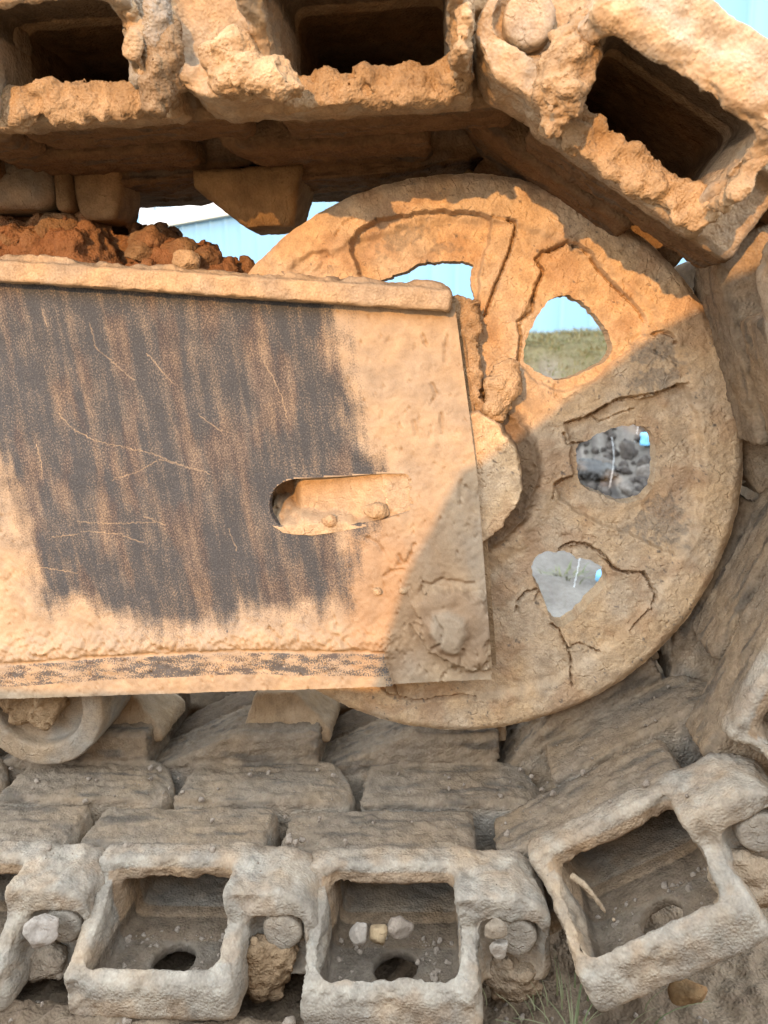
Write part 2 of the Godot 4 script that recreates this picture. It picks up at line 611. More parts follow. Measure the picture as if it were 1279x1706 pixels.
func make_track() -> void:
	var r := net(shoe_field, Vector3(-0.2, -0.14, -0.142), Vector3(0.243, 0.075, 0.37), 0.0043)
	shoe_net = [r[0], r[1], normals_of(r[0], r[1])]
	r = net(shoe_field, Vector3(-0.2, -0.14, -0.59), Vector3(0.243, 0.075, -0.12), 0.010)
	shoe_far = [r[0], r[1], normals_of(r[0], r[1])]
	r = net(shoe_wide, Vector3(-0.2, -0.14, -0.39), Vector3(0.243, 0.075, -0.12), 0.010)
	shoe_long = [r[0], r[1], normals_of(r[0], r[1])]
	lug_net = net(lug_field, Vector3(0, 0, -0.2), Vector3(0.19, 0.1, -0.03), 0.005)
	pin_net = net(func(p: Vector3) -> float: return smax(Vector2(p.x - 0.155, p.y + 0.058).length() - 0.025, absf(p.z - 0.235) - 0.048, 0.006), Vector3(0.115, -0.10, 0.17), Vector3(0.19, -0.01, 0.3), 0.004)
	make_shoe(Vector2(-0.93, -0.5), 2.5, "bottom track shoe cut off by the left edge, half hidden by the roller", 0.3, 0.09, 0.5)
	make_shoe(Vector2(-0.648, -0.495), 3.0, "bottom track shoe at the lower left corner with a broken clod by its round pin", 0.25, 0.09, 0.6, [[Vector3(-0.5194, -0.5982, 0.2800), Vector3(0.035, 0.022, 0.02), PALE]])
	make_shoe(Vector2(-0.362, -0.484), 3.0, "bottom track shoe with an empty pocket and clear drain hole, left of the stones", 0.2, 0.09, 0.45, [[Vector3(-0.2293, -0.5871, 0.2780), Vector3(0.040, 0.046, 0.02), Color(0.29, 0.205, 0.125)]])
	make_shoe(Vector2(-0.076, -0.474), 4.0, "bottom track shoe with three small stones lying in its pocket", 0.15, 0.09, 0.7, [[Vector3(0.0823, -0.5898, 0.2680), Vector3(0.034, 0.032, 0.018), Color(0.30, 0.235, 0.165)]])
	make_shoe(Vector2(0.190, -0.3995), 32.3, "tilted track shoe at lower right with a twig lying in its deep pocket", 0.3, 0.09, 0.5, [[Vector3(0.3366, -0.4296, 0.2800), Vector3(0.034, 0.036, 0.02), Color(0.36, 0.29, 0.21)], [Vector3(0.3306, -0.3967, 0.2500), Vector3(0.02, 0.02, 0.016), PALE]])
	make_shoe(Vector2(0.369, -0.186), 68.0, "steep track shoe at the right edge, low beside the wheel", 0.4, 0.09, 0.6)
	make_shoe(Vector2(0.373, 0.098), 108.0, "upright track shoe at the right edge, level with the wheel's middle", 0.45, 0.09, 0.5)
	make_shoe(Vector2(0.168, 0.342), 146.5, "slanting track shoe at upper right with a wide black pocket", 0.85, 0.09, 0.75, [[Vector3(0.1066, 0.4253, 0.2900), Vector3(0.026, 0.05, 0.03), TAN.lerp(BROWN, 0.35)]])
	make_shoe(Vector2(-0.085, 0.421), 181.3, "upper track shoe in the middle with a small hole in its rounded left end", 0.85, 0.195, 0.8, [[Vector3(-0.2084, 0.4435, 0.2900), Vector3(0.028, 0.03, 0.022), TAN], [Vector3(-0.2318, 0.4508, 0.2900), Vector3(0.014, 0.012, 0.012), TAN], [Vector3(-0.1797, 0.4307, 0.3000), Vector3(0.04, 0.018, 0.02), TAN]], false)
	make_shoe(Vector2(-0.395, 0.420), 181.5, "upper track shoe at the top left corner with grey crust on its end", 0.75, -1.0, 0.8, [[Vector3(-0.2946, 0.4834, 0.2850), Vector3(0.022, 0.055, 0.022), Color(0.33, 0.30, 0.25)], [Vector3(-0.2869, 0.4500, 0.2800), Vector3(0.022, 0.045, 0.025), Color(0.26, 0.19, 0.12)]])
	make_shoe(Vector2(-0.665, 0.406), 181.5, "upper track shoe cut off by the left edge above the frame", 0.75, -1.0, 0.6)


# ------------------------------------------------------------------ the idler wheel
func make_wheel() -> void:
	var t := thing("idler_wheel", Vector3.ZERO, "large round idler wheel caked in dried mud, with holes between its spokes", "wheel")
	var R := Relief.new(Vector2(-0.41, -0.41), Vector2(0.41, 0.41), 0.0018)
	var rim := PackedFloat32Array()
	rim.resize(R.g.size())
	for j in R.ny:
		for i in R.nx:
			var p := R.at(i, j)
			rim[i + j * R.nx] = p.length() - 0.400 + 0.0025 * n_mid.get_noise_2dv(p)
	R.keep(rim)
	var holes: Array[PackedVector2Array] = [
		PackedVector2Array([Vector2(0.127, 0.234), Vector2(0.139, 0.241), Vector2(0.153, 0.244), Vector2(0.171, 0.235), Vector2(0.185, 0.224), Vector2(0.197, 0.210), Vector2(0.208, 0.196), Vector2(0.216, 0.178), Vector2(0.216, 0.164), Vector2(0.204, 0.152), Vector2(0.189, 0.144), Vector2(0.169, 0.135), Vector2(0.149, 0.129), Vector2(0.135, 0.131), Vector2(0.122, 0.139), Vector2(0.107, 0.147), Vector2(0.097, 0.157), Vector2(0.098, 0.177), Vector2(0.102, 0.191), Vector2(0.110, 0.205), Vector2(0.117, 0.222)]),
		PackedVector2Array([Vector2(0.175, 0.033), Vector2(0.178, 0.039), Vector2(0.185, 0.043), Vector2(0.209, 0.056), Vector2(0.233, 0.065), Vector2(0.253, 0.067), Vector2(0.267, 0.064), Vector2(0.278, 0.055), Vector2(0.283, 0.037), Vector2(0.286, 0.012), Vector2(0.286, -0.007), Vector2(0.283, -0.023), Vector2(0.275, -0.035), Vector2(0.260, -0.043), Vector2(0.244, -0.045), Vector2(0.226, -0.040), Vector2(0.209, -0.031), Vector2(0.196, -0.027), Vector2(0.183, -0.018), Vector2(0.176, 0.003)]),
		PackedVector2Array([Vector2(0.120, -0.124), Vector2(0.128, -0.117), Vector2(0.138, -0.113), Vector2(0.149, -0.115), Vector2(0.160, -0.114), Vector2(0.170, -0.119), Vector2(0.181, -0.126), Vector2(0.192, -0.126), Vector2(0.205, -0.130), Vector2(0.218, -0.140), Vector2(0.225, -0.148), Vector2(0.224, -0.163), Vector2(0.215, -0.177), Vector2(0.203, -0.191), Vector2(0.193, -0.205), Vector2(0.181, -0.218), Vector2(0.166, -0.229), Vector2(0.156, -0.229), Vector2(0.145, -0.217), Vector2(0.139, -0.197), Vector2(0.130, -0.179), Vector2(0.119, -0.156), Vector2(0.116, -0.138)]),
		PackedVector2Array([Vector2(-0.071, 0.277), Vector2(-0.045, 0.289), Vector2(-0.017, 0.291), Vector2(0.011, 0.291), Vector2(0.026, 0.285), Vector2(0.024, 0.273), Vector2(0.022, 0.262), Vector2(0.026, 0.249), Vector2(0.029, 0.222), Vector2(0.021, 0.200), Vector2(-0.008, 0.186), Vector2(-0.037, 0.195), Vector2(-0.054, 0.223), Vector2(-0.065, 0.255)])]
	for k in [3, 4, 5]:   # the three behind the plate, by turning the last one
		var turned := PackedVector2Array()
		for p in holes[1]:
			turned.append(p.rotated(-deg_to_rad(51.43) * k * 1.0 + (0.0)))
		holes.append(turned)
	var hole_d := PackedFloat32Array()
	hole_d.resize(R.g.size())
	hole_d.fill(0.03)
	for hpoly in holes:
		var d := R.signed(hpoly, 0.03)
		for k in d.size():
			hole_d[k] = minf(hole_d[k], d[k])
	for j in R.ny:
		for i in R.nx:
			var k := i + j * R.nx
			if hole_d[k] < 0.012:
				hole_d[k] += 0.0025 * n_hi.get_noise_2dv(R.at(i, j) * 0.6)
	R.cut(hole_d)
	# recesses between the spokes: outline, depth, softness of the edge
	var recesses := [
		[PackedVector2Array([Vector2(-0.139, 0.300), Vector2(-0.140, 0.321), Vector2(-0.122, 0.337), Vector2(-0.086, 0.348), Vector2(-0.029, 0.354), Vector2(0.019, 0.352), Vector2(0.047, 0.346), Vector2(0.052, 0.344), Vector2(0.047, 0.315), Vector2(0.036, 0.277), Vector2(0.033, 0.222), Vector2(-0.029, 0.191), Vector2(-0.095, 0.224), Vector2(-0.128, 0.271)]), 0.019, 0.0016],
		[PackedVector2Array([Vector2(0.089, 0.155), Vector2(0.090, 0.209), Vector2(0.107, 0.243), Vector2(0.116, 0.275), Vector2(0.110, 0.289), Vector2(0.119, 0.299), Vector2(0.149, 0.310), Vector2(0.182, 0.294), Vector2(0.204, 0.264), Vector2(0.234, 0.236), Vector2(0.257, 0.207), Vector2(0.256, 0.187), Vector2(0.224, 0.156), Vector2(0.193, 0.128), Vector2(0.149, 0.112), Vector2(0.104, 0.133)]), 0.011, 0.0025],
		[PackedVector2Array([Vector2(0.143, -0.015), Vector2(0.170, -0.001), Vector2(0.162, 0.050), Vector2(0.155, 0.070), Vector2(0.191, 0.083), Vector2(0.227, 0.104), Vector2(0.274, 0.108), Vector2(0.304, 0.123), Vector2(0.316, 0.120), Vector2(0.322, 0.105), Vector2(0.334, 0.082), Vector2(0.344, 0.025), Vector2(0.348, -0.034), Vector2(0.345, -0.077), Vector2(0.335, -0.108), Vector2(0.319, -0.118), Vector2(0.287, -0.104), Vector2(0.253, -0.089), Vector2(0.211, -0.073), Vector2(0.176, -0.056), Vector2(0.152, -0.035)]), 0.018, 0.003],
		[PackedVector2Array([Vector2(0.147, -0.124), Vector2(0.157, -0.106), Vector2(0.191, -0.103), Vector2(0.221, -0.122), Vector2(0.241, -0.141), Vector2(0.275, -0.144), Vector2(0.291, -0.174), Vector2(0.286, -0.203), Vector2(0.267, -0.226), Vector2(0.245, -0.250), Vector2(0.225, -0.265), Vector2(0.205, -0.256), Vector2(0.180, -0.261), Vector2(0.165, -0.243), Vector2(0.144, -0.225), Vector2(0.121, -0.188)]), 0.009, 0.002],
		[PackedVector2Array([Vector2(-0.229, 0.280), Vector2(-0.210, 0.296), Vector2(-0.192, 0.305), Vector2(-0.172, 0.307), Vector2(-0.167, 0.298), Vector2(-0.194, 0.285), Vector2(-0.211, 0.266)]), 0.012, 0.004],
		[PackedVector2Array([Vector2(0.230, 0.184), Vector2(0.258, 0.193), Vector2(0.284, 0.190), Vector2(0.299, 0.173), Vector2(0.305, 0.151), Vector2(0.295, 0.155), Vector2(0.263, 0.167)]), 0.003, 0.003]]
	for rc in recesses:
		var d: PackedFloat32Array = R.signed(rc[0], 0.02)
		var soft: float = rc[2]
		for j in R.ny:
			for i in R.nx:
				var k := i + j * R.nx
				if d[k] < 0.019:
					var p := R.at(i, j)
					var e := d[k] + 0.004 * n_mid.get_noise_2dv(p * 1.4)
					R.h[k] -= rc[1] * smoothstep(soft * 0.5, -soft, e) * (0.75 + 0.5 * n_lo.get_noise_2dv(p * 1.5))
	# mud cracks: line, half width, depth
	var cracks := [
		[PackedVector2Array([Vector2(0.071, 0.339), Vector2(0.082, 0.336), Vector2(0.080, 0.320), Vector2(0.074, 0.299), Vector2(0.066, 0.278), Vector2(0.054, 0.249), Vector2(0.043, 0.217)]), 0.0022, 0.010],
		[PackedVector2Array([Vector2(0.051, 0.344), Vector2(0.071, 0.339)]), 0.0016, 0.005],
		[PackedVector2Array([Vector2(0.089, 0.155), Vector2(0.093, 0.189), Vector2(0.088, 0.209), Vector2(0.108, 0.222), Vector2(0.108, 0.243), Vector2(0.116, 0.264), Vector2(0.120, 0.275), Vector2(0.109, 0.289), Vector2(0.119, 0.299), Vector2(0.135, 0.302), Vector2(0.149, 0.310), Vector2(0.166, 0.304), Vector2(0.182, 0.294), Vector2(0.190, 0.278), Vector2(0.204, 0.264), Vector2(0.219, 0.249), Vector2(0.234, 0.236), Vector2(0.249, 0.220), Vector2(0.257, 0.207)]), 0.0022, 0.008],
		[PackedVector2Array([Vector2(0.092, 0.141), Vector2(0.081, 0.125), Vector2(0.067, 0.112)]), 0.0016, 0.005],
		[PackedVector2Array([Vector2(0.155, 0.070), Vector2(0.175, 0.075), Vector2(0.191, 0.081), Vector2(0.207, 0.091), Vector2(0.225, 0.103), Vector2(0.235, 0.101)]), 0.0017, 0.006],
		[PackedVector2Array([Vector2(0.191, 0.083), Vector2(0.204, 0.070), Vector2(0.232, 0.083), Vector2(0.251, 0.089)]), 0.0012, 0.003],
		[PackedVector2Array([Vector2(0.227, 0.104), Vector2(0.251, 0.106), Vector2(0.274, 0.110), Vector2(0.290, 0.115), Vector2(0.305, 0.122), Vector2(0.317, 0.123)]), 0.0017, 0.006],
		[PackedVector2Array([Vector2(0.155, 0.056), Vector2(0.160, 0.041), Vector2(0.185, 0.041)]), 0.0015, 0.005],
		[PackedVector2Array([Vector2(0.170, -0.006), Vector2(0.158, -0.010), Vector2(0.146, -0.020), Vector2(0.142, -0.036)]), 0.0014, 0.004],
		[PackedVector2Array([Vector2(0.157, -0.108), Vector2(0.174, -0.101), Vector2(0.191, -0.103), Vector2(0.208, -0.112), Vector2(0.223, -0.123), Vector2(0.232, -0.139), Vector2(0.256, -0.146), Vector2(0.274, -0.143), Vector2(0.284, -0.158), Vector2(0.293, -0.175), Vector2(0.289, -0.198), Vector2(0.277, -0.212), Vector2(0.261, -0.233)]), 0.0020, 0.007],
		[PackedVector2Array([Vector2(0.145, -0.225), Vector2(0.159, -0.234), Vector2(0.165, -0.248), Vector2(0.173, -0.263), Vector2(0.178, -0.280), Vector2(0.177, -0.299), Vector2(0.180, -0.318)]), 0.0017, 0.007],
		[PackedVector2Array([Vector2(0.172, -0.263), Vector2(0.189, -0.257), Vector2(0.204, -0.259), Vector2(0.215, -0.265), Vector2(0.226, -0.265)]), 0.0017, 0.006],
		[PackedVector2Array([Vector2(0.124, -0.172), Vector2(0.108, -0.177), Vector2(0.097, -0.191), Vector2(0.096, -0.205)]), 0.0017, 0.006],
		[PackedVector2Array([Vector2(-0.105, -0.329), Vector2(-0.092, -0.342), Vector2(-0.075, -0.344), Vector2(-0.055, -0.350), Vector2(-0.027, -0.347), Vector2(-0.005, -0.344), Vector2(0.018, -0.341), Vector2(0.038, -0.343)]), 0.0016, 0.006],
		[PackedVector2Array([Vector2(-0.087, -0.325), Vector2(-0.079, -0.342)]), 0.0014, 0.004],
		[PackedVector2Array([Vector2(0.141, 0.124), Vector2(0.142, 0.101)]), 0.0010, 0.003],
		[PackedVector2Array([Vector2(0.269, 0.190), Vector2(0.281, 0.193), Vector2(0.292, 0.187), Vector2(0.297, 0.177)]), 0.0022, 0.006],
		[PackedVector2Array([Vector2(0.171, 0.357), Vector2(0.191, 0.348), Vector2(0.200, 0.349)]), 0.0014, 0.004],
		[PackedVector2Array([Vector2(-0.160, 0.326), Vector2(-0.147, 0.341), Vector2(-0.134, 0.346)]), 0.0012, 0.003]]
	for ck in cracks:
		var d: PackedFloat32Array = R.near(ck[0], 0.016, false)
		for j in R.ny:
			for i in R.nx:
				var k := i + j * R.nx
				if d[k] < 0.0155:
					var p := R.at(i, j)
					var e := d[k] + 0.0016 * n_hi.get_noise_2dv(p)
					R.h[k] -= ck[2] * 1.5 * smoothstep(ck[1] * 1.15, ck[1] * 0.4, e)
					R.h[k] += 0.0007 * smoothstep(0.012, 0.003, e)
	var slope_rim := 0.392
	for j in R.ny:
		for i in R.nx:
			var k := i + j * R.nx
			var p := R.at(i, j)
			var r := p.length()
			var h := R.h[k]
			h += 0.007 * smoothstep(0.338, 0.350, r + 0.006 * n_mid.get_noise_2dv(p))
			if r > 0.385:
				h -= 0.010 * pow(clampf((r - 0.385) / 0.015, 0.0, 1.0), 2.0)
			var rr := r + 0.006 * n_mid.get_noise_2dv(p * 1.2)
			h += 0.032 * smoothstep(0.0985, 0.0945, rr) + 0.018 * smoothstep(0.126, 0.108, rr) + 0.008 * smoothstep(0.158, 0.134, rr) - 0.012 * smoothstep(0.012, 0.004, absf(rr - 0.105))
			if rr > 0.092 and rr < 0.125:
				h += 0.0025 * n_mid.get_noise_2dv(p * 1.5)
			h += 0.004 * smoothstep(0.15, 0.11, r)
			h += 0.0020 * n_lo.get_noise_2dv(p * 1.5) + 0.0016 * n_mid.get_noise_2dv(p) * (0.6 + n_tone.get_noise_2dv(p)) + 0.0011 * n_hi.get_noise_2dv(p)
			var flake := n_crack.get_noise_2dv(p * 1.25 + Vector2(n_mid.get_noise_2dv(p), n_mid.get_noise_2dv(p + Vector2(5, 5))) * 0.05 + Vector2(n_lo.get_noise_2dv(p), n_lo.get_noise_2dv(p + Vector2(5, 5))) * 0.08)
			var fm := smoothstep(0.05, 0.35, n_tone.get_noise_2dv(p * 0.7 + Vector2(2, 3)))
			h -= 0.0026 * fm * smoothstep(-0.972, -0.996, flake)
			R.h[k] = h
	var bare_spots: Array[PackedVector2Array] = [PackedVector2Array([Vector2(0.239, 0.176), Vector2(0.266, 0.187), Vector2(0.287, 0.187), Vector2(0.302, 0.167), Vector2(0.295, 0.155), Vector2(0.264, 0.151), Vector2(0.245, 0.156)]),
		PackedVector2Array([Vector2(0.240, 0.128), Vector2(0.250, 0.138), Vector2(0.280, 0.147), Vector2(0.305, 0.151), Vector2(0.312, 0.135), Vector2(0.289, 0.123), Vector2(0.262, 0.115), Vector2(0.244, 0.117)]),
		PackedVector2Array([Vector2(0.253, -0.087), Vector2(0.264, -0.063), Vector2(0.287, -0.039), Vector2(0.307, -0.031), Vector2(0.317, -0.052), Vector2(0.331, -0.077), Vector2(0.329, -0.108), Vector2(0.303, -0.100)]),
		PackedVector2Array([Vector2(-0.109, 0.319), Vector2(-0.082, 0.333), Vector2(-0.053, 0.340), Vector2(-0.029, 0.338), Vector2(-0.041, 0.321), Vector2(-0.070, 0.309), Vector2(-0.102, 0.299)]), PackedVector2Array([Vector2(-0.025, 0.313), Vector2(0.007, 0.312), Vector2(0.003, 0.302), Vector2(-0.022, 0.301)])]
	var bare := PackedFloat32Array()
	bare.resize(R.g.size())
	bare.fill(0.02)
	for bp in bare_spots:
		var d := R.signed(bp, 0.02)
		for k in d.size():
			bare[k] = minf(bare[k], d[k])
	var color := func(p: Vector2, k: int) -> Color:
		var c := dust(Vector3(p.x, p.y, 0.3), TAN * 1.25, TAN.lerp(PALE, 0.5) * 1.40)
		var red := smoothstep(0.05, 0.4, n_lo.get_noise_2dv(p * 2.0 + Vector2(1, 8)))
		c = c.lerp(Color(0.36, 0.19, 0.09), red * 0.35)
		var wet := smoothstep(0.25, 0.45, n_tone.get_noise_2dv(p * 1.6 + Vector2(4, 1)))
		c = c.lerp(BROWN, wet * 0.2)
		var b := smoothstep(0.004, -0.006, bare[k] + 0.02 * n_hi.get_noise_2dv(p * 0.7) + 0.012 * n_mid.get_noise_2dv(p))
		c = c.lerp(Color(0.17, 0.165, 0.15), b * (0.45 + 0.35 * n_hi.get_noise_2dv(p * 2.0)))
		var r := p.length() + 0.006 * n_mid.get_noise_2dv(p * 1.2)
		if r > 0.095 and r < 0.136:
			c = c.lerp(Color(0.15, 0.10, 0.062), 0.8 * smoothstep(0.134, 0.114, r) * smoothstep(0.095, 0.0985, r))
		var fleck := smoothstep(0.42, 0.55, n_hi.get_noise_2dv(p * 0.8 + Vector2(7, 7))) * smoothstep(0.1, 0.3, n_tone.get_noise_2dv(p * 1.3 + Vector2(3, 9)))
		return c.lerp(STEEL * 1.2, fleck * 0.7)
	var a := R.build(0.0, -0.047, color)
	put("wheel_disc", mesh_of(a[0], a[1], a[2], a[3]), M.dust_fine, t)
	# a bolt head in the hub face and two crusts of mud on it
	put("hub_plug", muddy(func(p: Vector3) -> float: return smax(Vector2(p.x, p.y).length() - 0.010, absf(p.z) - 0.006, 0.005), Vector3(-0.02, -0.02, -0.012), Vector3(0.02, 0.02, 0.012), 0.0025, 0.001, TAN, PALE), M.dust_fine, t).position = Vector3(0.0583, -0.0002, 0.0460)
	var lump := Vector3(0.0628, 0.1145, 0.0400)
	put("mud_lump", muddy(lump_field.bind(Vector3(0.022, 0.045, 0.022), 0.4), Vector3(-0.06, -0.07, -0.05), Vector3(0.06, 0.07, 0.05), 0.004, 0.006, TAN, TAN.lerp(BROWN, 0.25), lump), M.mud, t).position = lump
	# the axle end behind the plate
	put("axle", muddy(func(p: Vector3) -> float: return smax(Vector2(p.x, p.y).length() - 0.06, absf(p.z + 0.15) - 0.1, 0.01), Vector3(-0.08, -0.08, -0.27), Vector3(0.08, 0.08, -0.03), 0.01, 0.002, TAN, BROWN), M.dust_fine, t)


func lump_field(p: Vector3, r: Vector3, tilt: float) -> float:
	var q := p.rotated(Vector3(0, 0, 1), tilt)
	var k := (q / r).length()
	var d := (k - 1.0) * minf(r.x, minf(r.y, r.z)) * 0.9
	return d + 0.22 * minf(r.x, r.z) * (n_mid.get_noise_3dv(p * 1.2 + r * 31.0) * 1.5 - (n_clod_big.get_noise_3dv(p + r * 17.0) + 0.5))


# ------------------------------------------------------------------ the track frame
func make_frame() -> void:
	var t := thing("crawler_side_beam", Vector3.ZERO, "worn steel side frame plate with a slot, mud caked along its edges", "track frame")
	var F := Relief.new(Vector2(-0.80, -0.36), Vector2(0.09, 0.31), 0.0026)
	F.keep(F.signed(PackedVector2Array([Vector2(-0.733, 0.281), Vector2(0.002, 0.230), Vector2(0.008, 0.189), Vector2(0.034, 0.009), Vector2(0.059, -0.270), Vector2(0.057, -0.281), Vector2(-0.094, -0.294), Vector2(-0.824, -0.343)]), 0.04))
	var slot := F.signed(PackedVector2Array([Vector2(-0.217, -0.070), Vector2(-0.230, -0.068), Vector2(-0.242, -0.060), Vector2(-0.249, -0.048), Vector2(-0.251, -0.035), Vector2(-0.248, -0.021), Vector2(-0.241, -0.010), Vector2(-0.229, -0.002), Vector2(-0.214, 0.002), Vector2(-0.156, 0.005), Vector2(-0.091, 0.010), Vector2(-0.062, 0.010), Vector2(-0.048, 0.003), Vector2(-0.040, -0.009), Vector2(-0.040, -0.025), Vector2(-0.058, -0.042), Vector2(-0.091, -0.053), Vector2(-0.158, -0.066), Vector2(-0.191, -0.071)]), 0.05)
	var patch := F.signed(PackedVector2Array([Vector2(-0.048, -0.168), Vector2(-0.032, -0.152), Vector2(0.003, -0.148), Vector2(0.040, -0.154), Vector2(0.056, -0.175), Vector2(0.060, -0.210), Vector2(0.052, -0.262), Vector2(0.009, -0.265), Vector2(-0.030, -0.243), Vector2(-0.046, -0.208)]), 0.05)
	var core := F.signed(PackedVector2Array([Vector2(-0.030, -0.181), Vector2(-0.005, -0.174), Vector2(0.020, -0.184), Vector2(0.026, -0.215), Vector2(0.013, -0.242), Vector2(-0.013, -0.237), Vector2(-0.032, -0.212)]), 0.03)
	var dust_edge := F.signed(PackedVector2Array([Vector2(0.108, 0.283), Vector2(-0.170, 0.237), Vector2(-0.152, 0.168), Vector2(-0.142, 0.097), Vector2(-0.119, 0.025), Vector2(-0.091, 0.005), Vector2(-0.124, -0.058), Vector2(-0.158, -0.071), Vector2(-0.146, -0.109), Vector2(-0.160, -0.171), Vector2(-0.229, -0.186), Vector2(-0.286, -0.184), Vector2(-0.362, -0.211), Vector2(-0.434, -0.213), Vector2(-0.486, -0.187), Vector2(-0.539, -0.170), Vector2(-0.581, -0.180), Vector2(-0.600, -0.144), Vector2(-0.609, -0.063), Vector2(-0.632, 0.049), Vector2(-0.764, 0.133), Vector2(-0.840, -0.379), Vector2(0.128, -0.343)]), 0.12)
	var lip := F.near(PackedVector2Array([Vector2(-0.825, -0.278), Vector2(-0.670, -0.268), Vector2(-0.501, -0.250), Vector2(-0.302, -0.235), Vector2(-0.093, -0.232)]), 0.06, false)
	var slot_h := PackedFloat32Array()
	slot_h.resize(F.g.size())
	var cracked := PackedFloat32Array()
	cracked.resize(F.g.size())
	cracked.fill(0.01)
	for line in [PackedVector2Array([Vector2(-0.042, -0.155), Vector2(-0.038, -0.142), Vector2(-0.027, -0.146), Vector2(-0.013, -0.137), Vector2(0.007, -0.140), Vector2(0.032, -0.143)]), PackedVector2Array([Vector2(-0.024, -0.234), Vector2(-0.013, -0.222), Vector2(-0.010, -0.203), Vector2(-0.021, -0.185)]), PackedVector2Array([Vector2(-0.056, -0.204), Vector2(-0.051, -0.220)]), PackedVector2Array([Vector2(-0.071, -0.104), Vector2(-0.065, -0.117), Vector2(-0.060, -0.115)]), PackedVector2Array([Vector2(-0.050, -0.087), Vector2(-0.057, -0.108), Vector2(-0.065, -0.118), Vector2(-0.075, -0.117)]),
			PackedVector2Array([Vector2(-0.092, -0.134), Vector2(-0.079, -0.126), Vector2(-0.065, -0.124)]), PackedVector2Array([Vector2(0.009, -0.269), Vector2(0.017, -0.242), Vector2(0.018, -0.233)]), PackedVector2Array([Vector2(-0.008, -0.274), Vector2(-0.012, -0.288)]), PackedVector2Array([Vector2(-0.613, -0.260), Vector2(-0.599, -0.266), Vector2(-0.579, -0.252)]), PackedVector2Array([Vector2(-0.435, -0.233), Vector2(-0.418, -0.248), Vector2(-0.396, -0.249), Vector2(-0.390, -0.230)]), PackedVector2Array([Vector2(-0.257, -0.213), Vector2(-0.246, -0.222), Vector2(-0.240, -0.231)]), PackedVector2Array([Vector2(-0.116, -0.079), Vector2(-0.100, -0.087), Vector2(-0.092, -0.100)]),
			PackedVector2Array([Vector2(-0.026, 0.128), Vector2(-0.020, 0.117), Vector2(-0.026, 0.103)]), PackedVector2Array([Vector2(-0.014, 0.089), Vector2(-0.012, 0.065)]), PackedVector2Array([Vector2(-0.050, 0.081), Vector2(-0.046, 0.061)]), PackedVector2Array([Vector2(0.013, 0.001), Vector2(0.011, -0.032)]), PackedVector2Array([Vector2(-0.038, 0.190), Vector2(-0.033, 0.178)]), PackedVector2Array([Vector2(-0.007, 0.189), Vector2(-0.009, 0.159)])]:
		var d := F.near(line, 0.01, false)
		for k in d.size():
			cracked[k] = minf(cracked[k], d[k])
	for j in F.ny:
		for i in F.nx:
			var k := i + j * F.nx
			var p := F.at(i, j)
			var h := -0.004 * smoothstep(0.003, 0.0008, cracked[k] + 0.001 * n_hi.get_noise_2dv(p)) + 0.0012 * n_lo.get_noise_2dv(p) 
			var mud := smoothstep(0.015, -0.03, dust_edge[k] + 0.02 * n_mid.get_noise_2dv(p))
			h += mud * (0.003 + 0.0016 * n_mid.get_noise_2dv(p) + 0.0011 * n_hi.get_noise_2dv(p))
			var fl := n_crack.get_noise_2dv(p * 1.6 + Vector2(n_mid.get_noise_2dv(p), n_mid.get_noise_2dv(p + Vector2(5, 5))) * 0.07)
			h -= mud * 0.0018 * smoothstep(-0.02, 0.25, n_tone.get_noise_2dv(p)) * smoothstep(-0.975, -0.995, fl)
			# the slot: deep at its left end, filled with mud to the right and below
			var deep := 0.028 * smoothstep(-0.055, -0.20, p.x) + 0.045 * smoothstep(-0.210, -0.238, p.x) + 0.004 * smoothstep(-0.05, -0.07, p.x)
			deep = minf(deep, maxf(-0.002, 0.078 - 0.082 * smoothstep(-0.03, -0.062, p.y + 0.012 * n_mid.get_noise_2dv(p * 0.7)) ))
			slot_h[k] = -deep + 0.0015 * n_hi.get_noise_2dv(p)
			# mud blob low on the right
			var e := patch[k] + 0.012 * n_mid.get_noise_2dv(p) + 0.004 * n_hi.get_noise_2dv(p)
			h += 0.013 * smoothstep(0.003, -0.006, e) + smoothstep(0.002, -0.02, e) * 0.007 * (0.4 - n_clod_big.get_noise_2dv(p) - 0.5)
			h += 0.010 * smoothstep(0.003, -0.010, core[k] + 0.006 * n_mid.get_noise_2dv(p * 1.3))
			# lower flange, proud of the plate, with crumbs on its ledge
			var low := lip_side(p)
			h += 0.008 * smoothstep(-0.002, 0.002, low)
			var ledge := smoothstep(0.045, 0.0, lip[k]) * smoothstep(0.0, -0.004, low) * smoothstep(0.02, -0.08, p.x)
			h += ledge * (0.008 * smoothstep(0.05, 0.0, lip[k]) + 0.007 * maxf(0.0, 0.2 - n_clod.get_noise_2dv(p) - 0.5) + 0.004 * n_hi.get_noise_2dv(p))
			# vertical cracks and small pits in the thick mud on the right
			h -= mud * 0.003 * smoothstep(0.45, 0.65, n_hi.get_noise_2d(p.x * 0.9, p.y * 0.35))
			F.h[k] = h
	# the slot is cut through; what fills it is a part of its own
	var fill := Relief.new(Vector2(F.x0, F.y0), Vector2(F.x0 + (F.nx - 1.5) * F.c, F.y0 + (F.ny - 1.5) * F.c), F.c)
	fill.h = slot_h
	var wider := PackedFloat32Array()
	wider.resize(slot.size())
	var open := PackedFloat32Array()
	open.resize(slot.size())
	for k in slot.size():
		wider[k] = slot[k] - 0.006
		open[k] = slot[k] if slot_h[k] < -0.001 or slot[k] > 0.0 else maxf(slot[k], 0.001)
	fill.keep(wider)
	F.cut(open)
	var fa_ := fill.build(0.0695, -0.04, func(p: Vector2, _k: int) -> Color: return dust(Vector3(p.x, p.y, 0.4), TAN, TAN.lerp(PALE, 0.35)))
	put("slot_mud", mesh_of(fa_[0], fa_[1], fa_[2], fa_[3]), M.dust_fine, t)
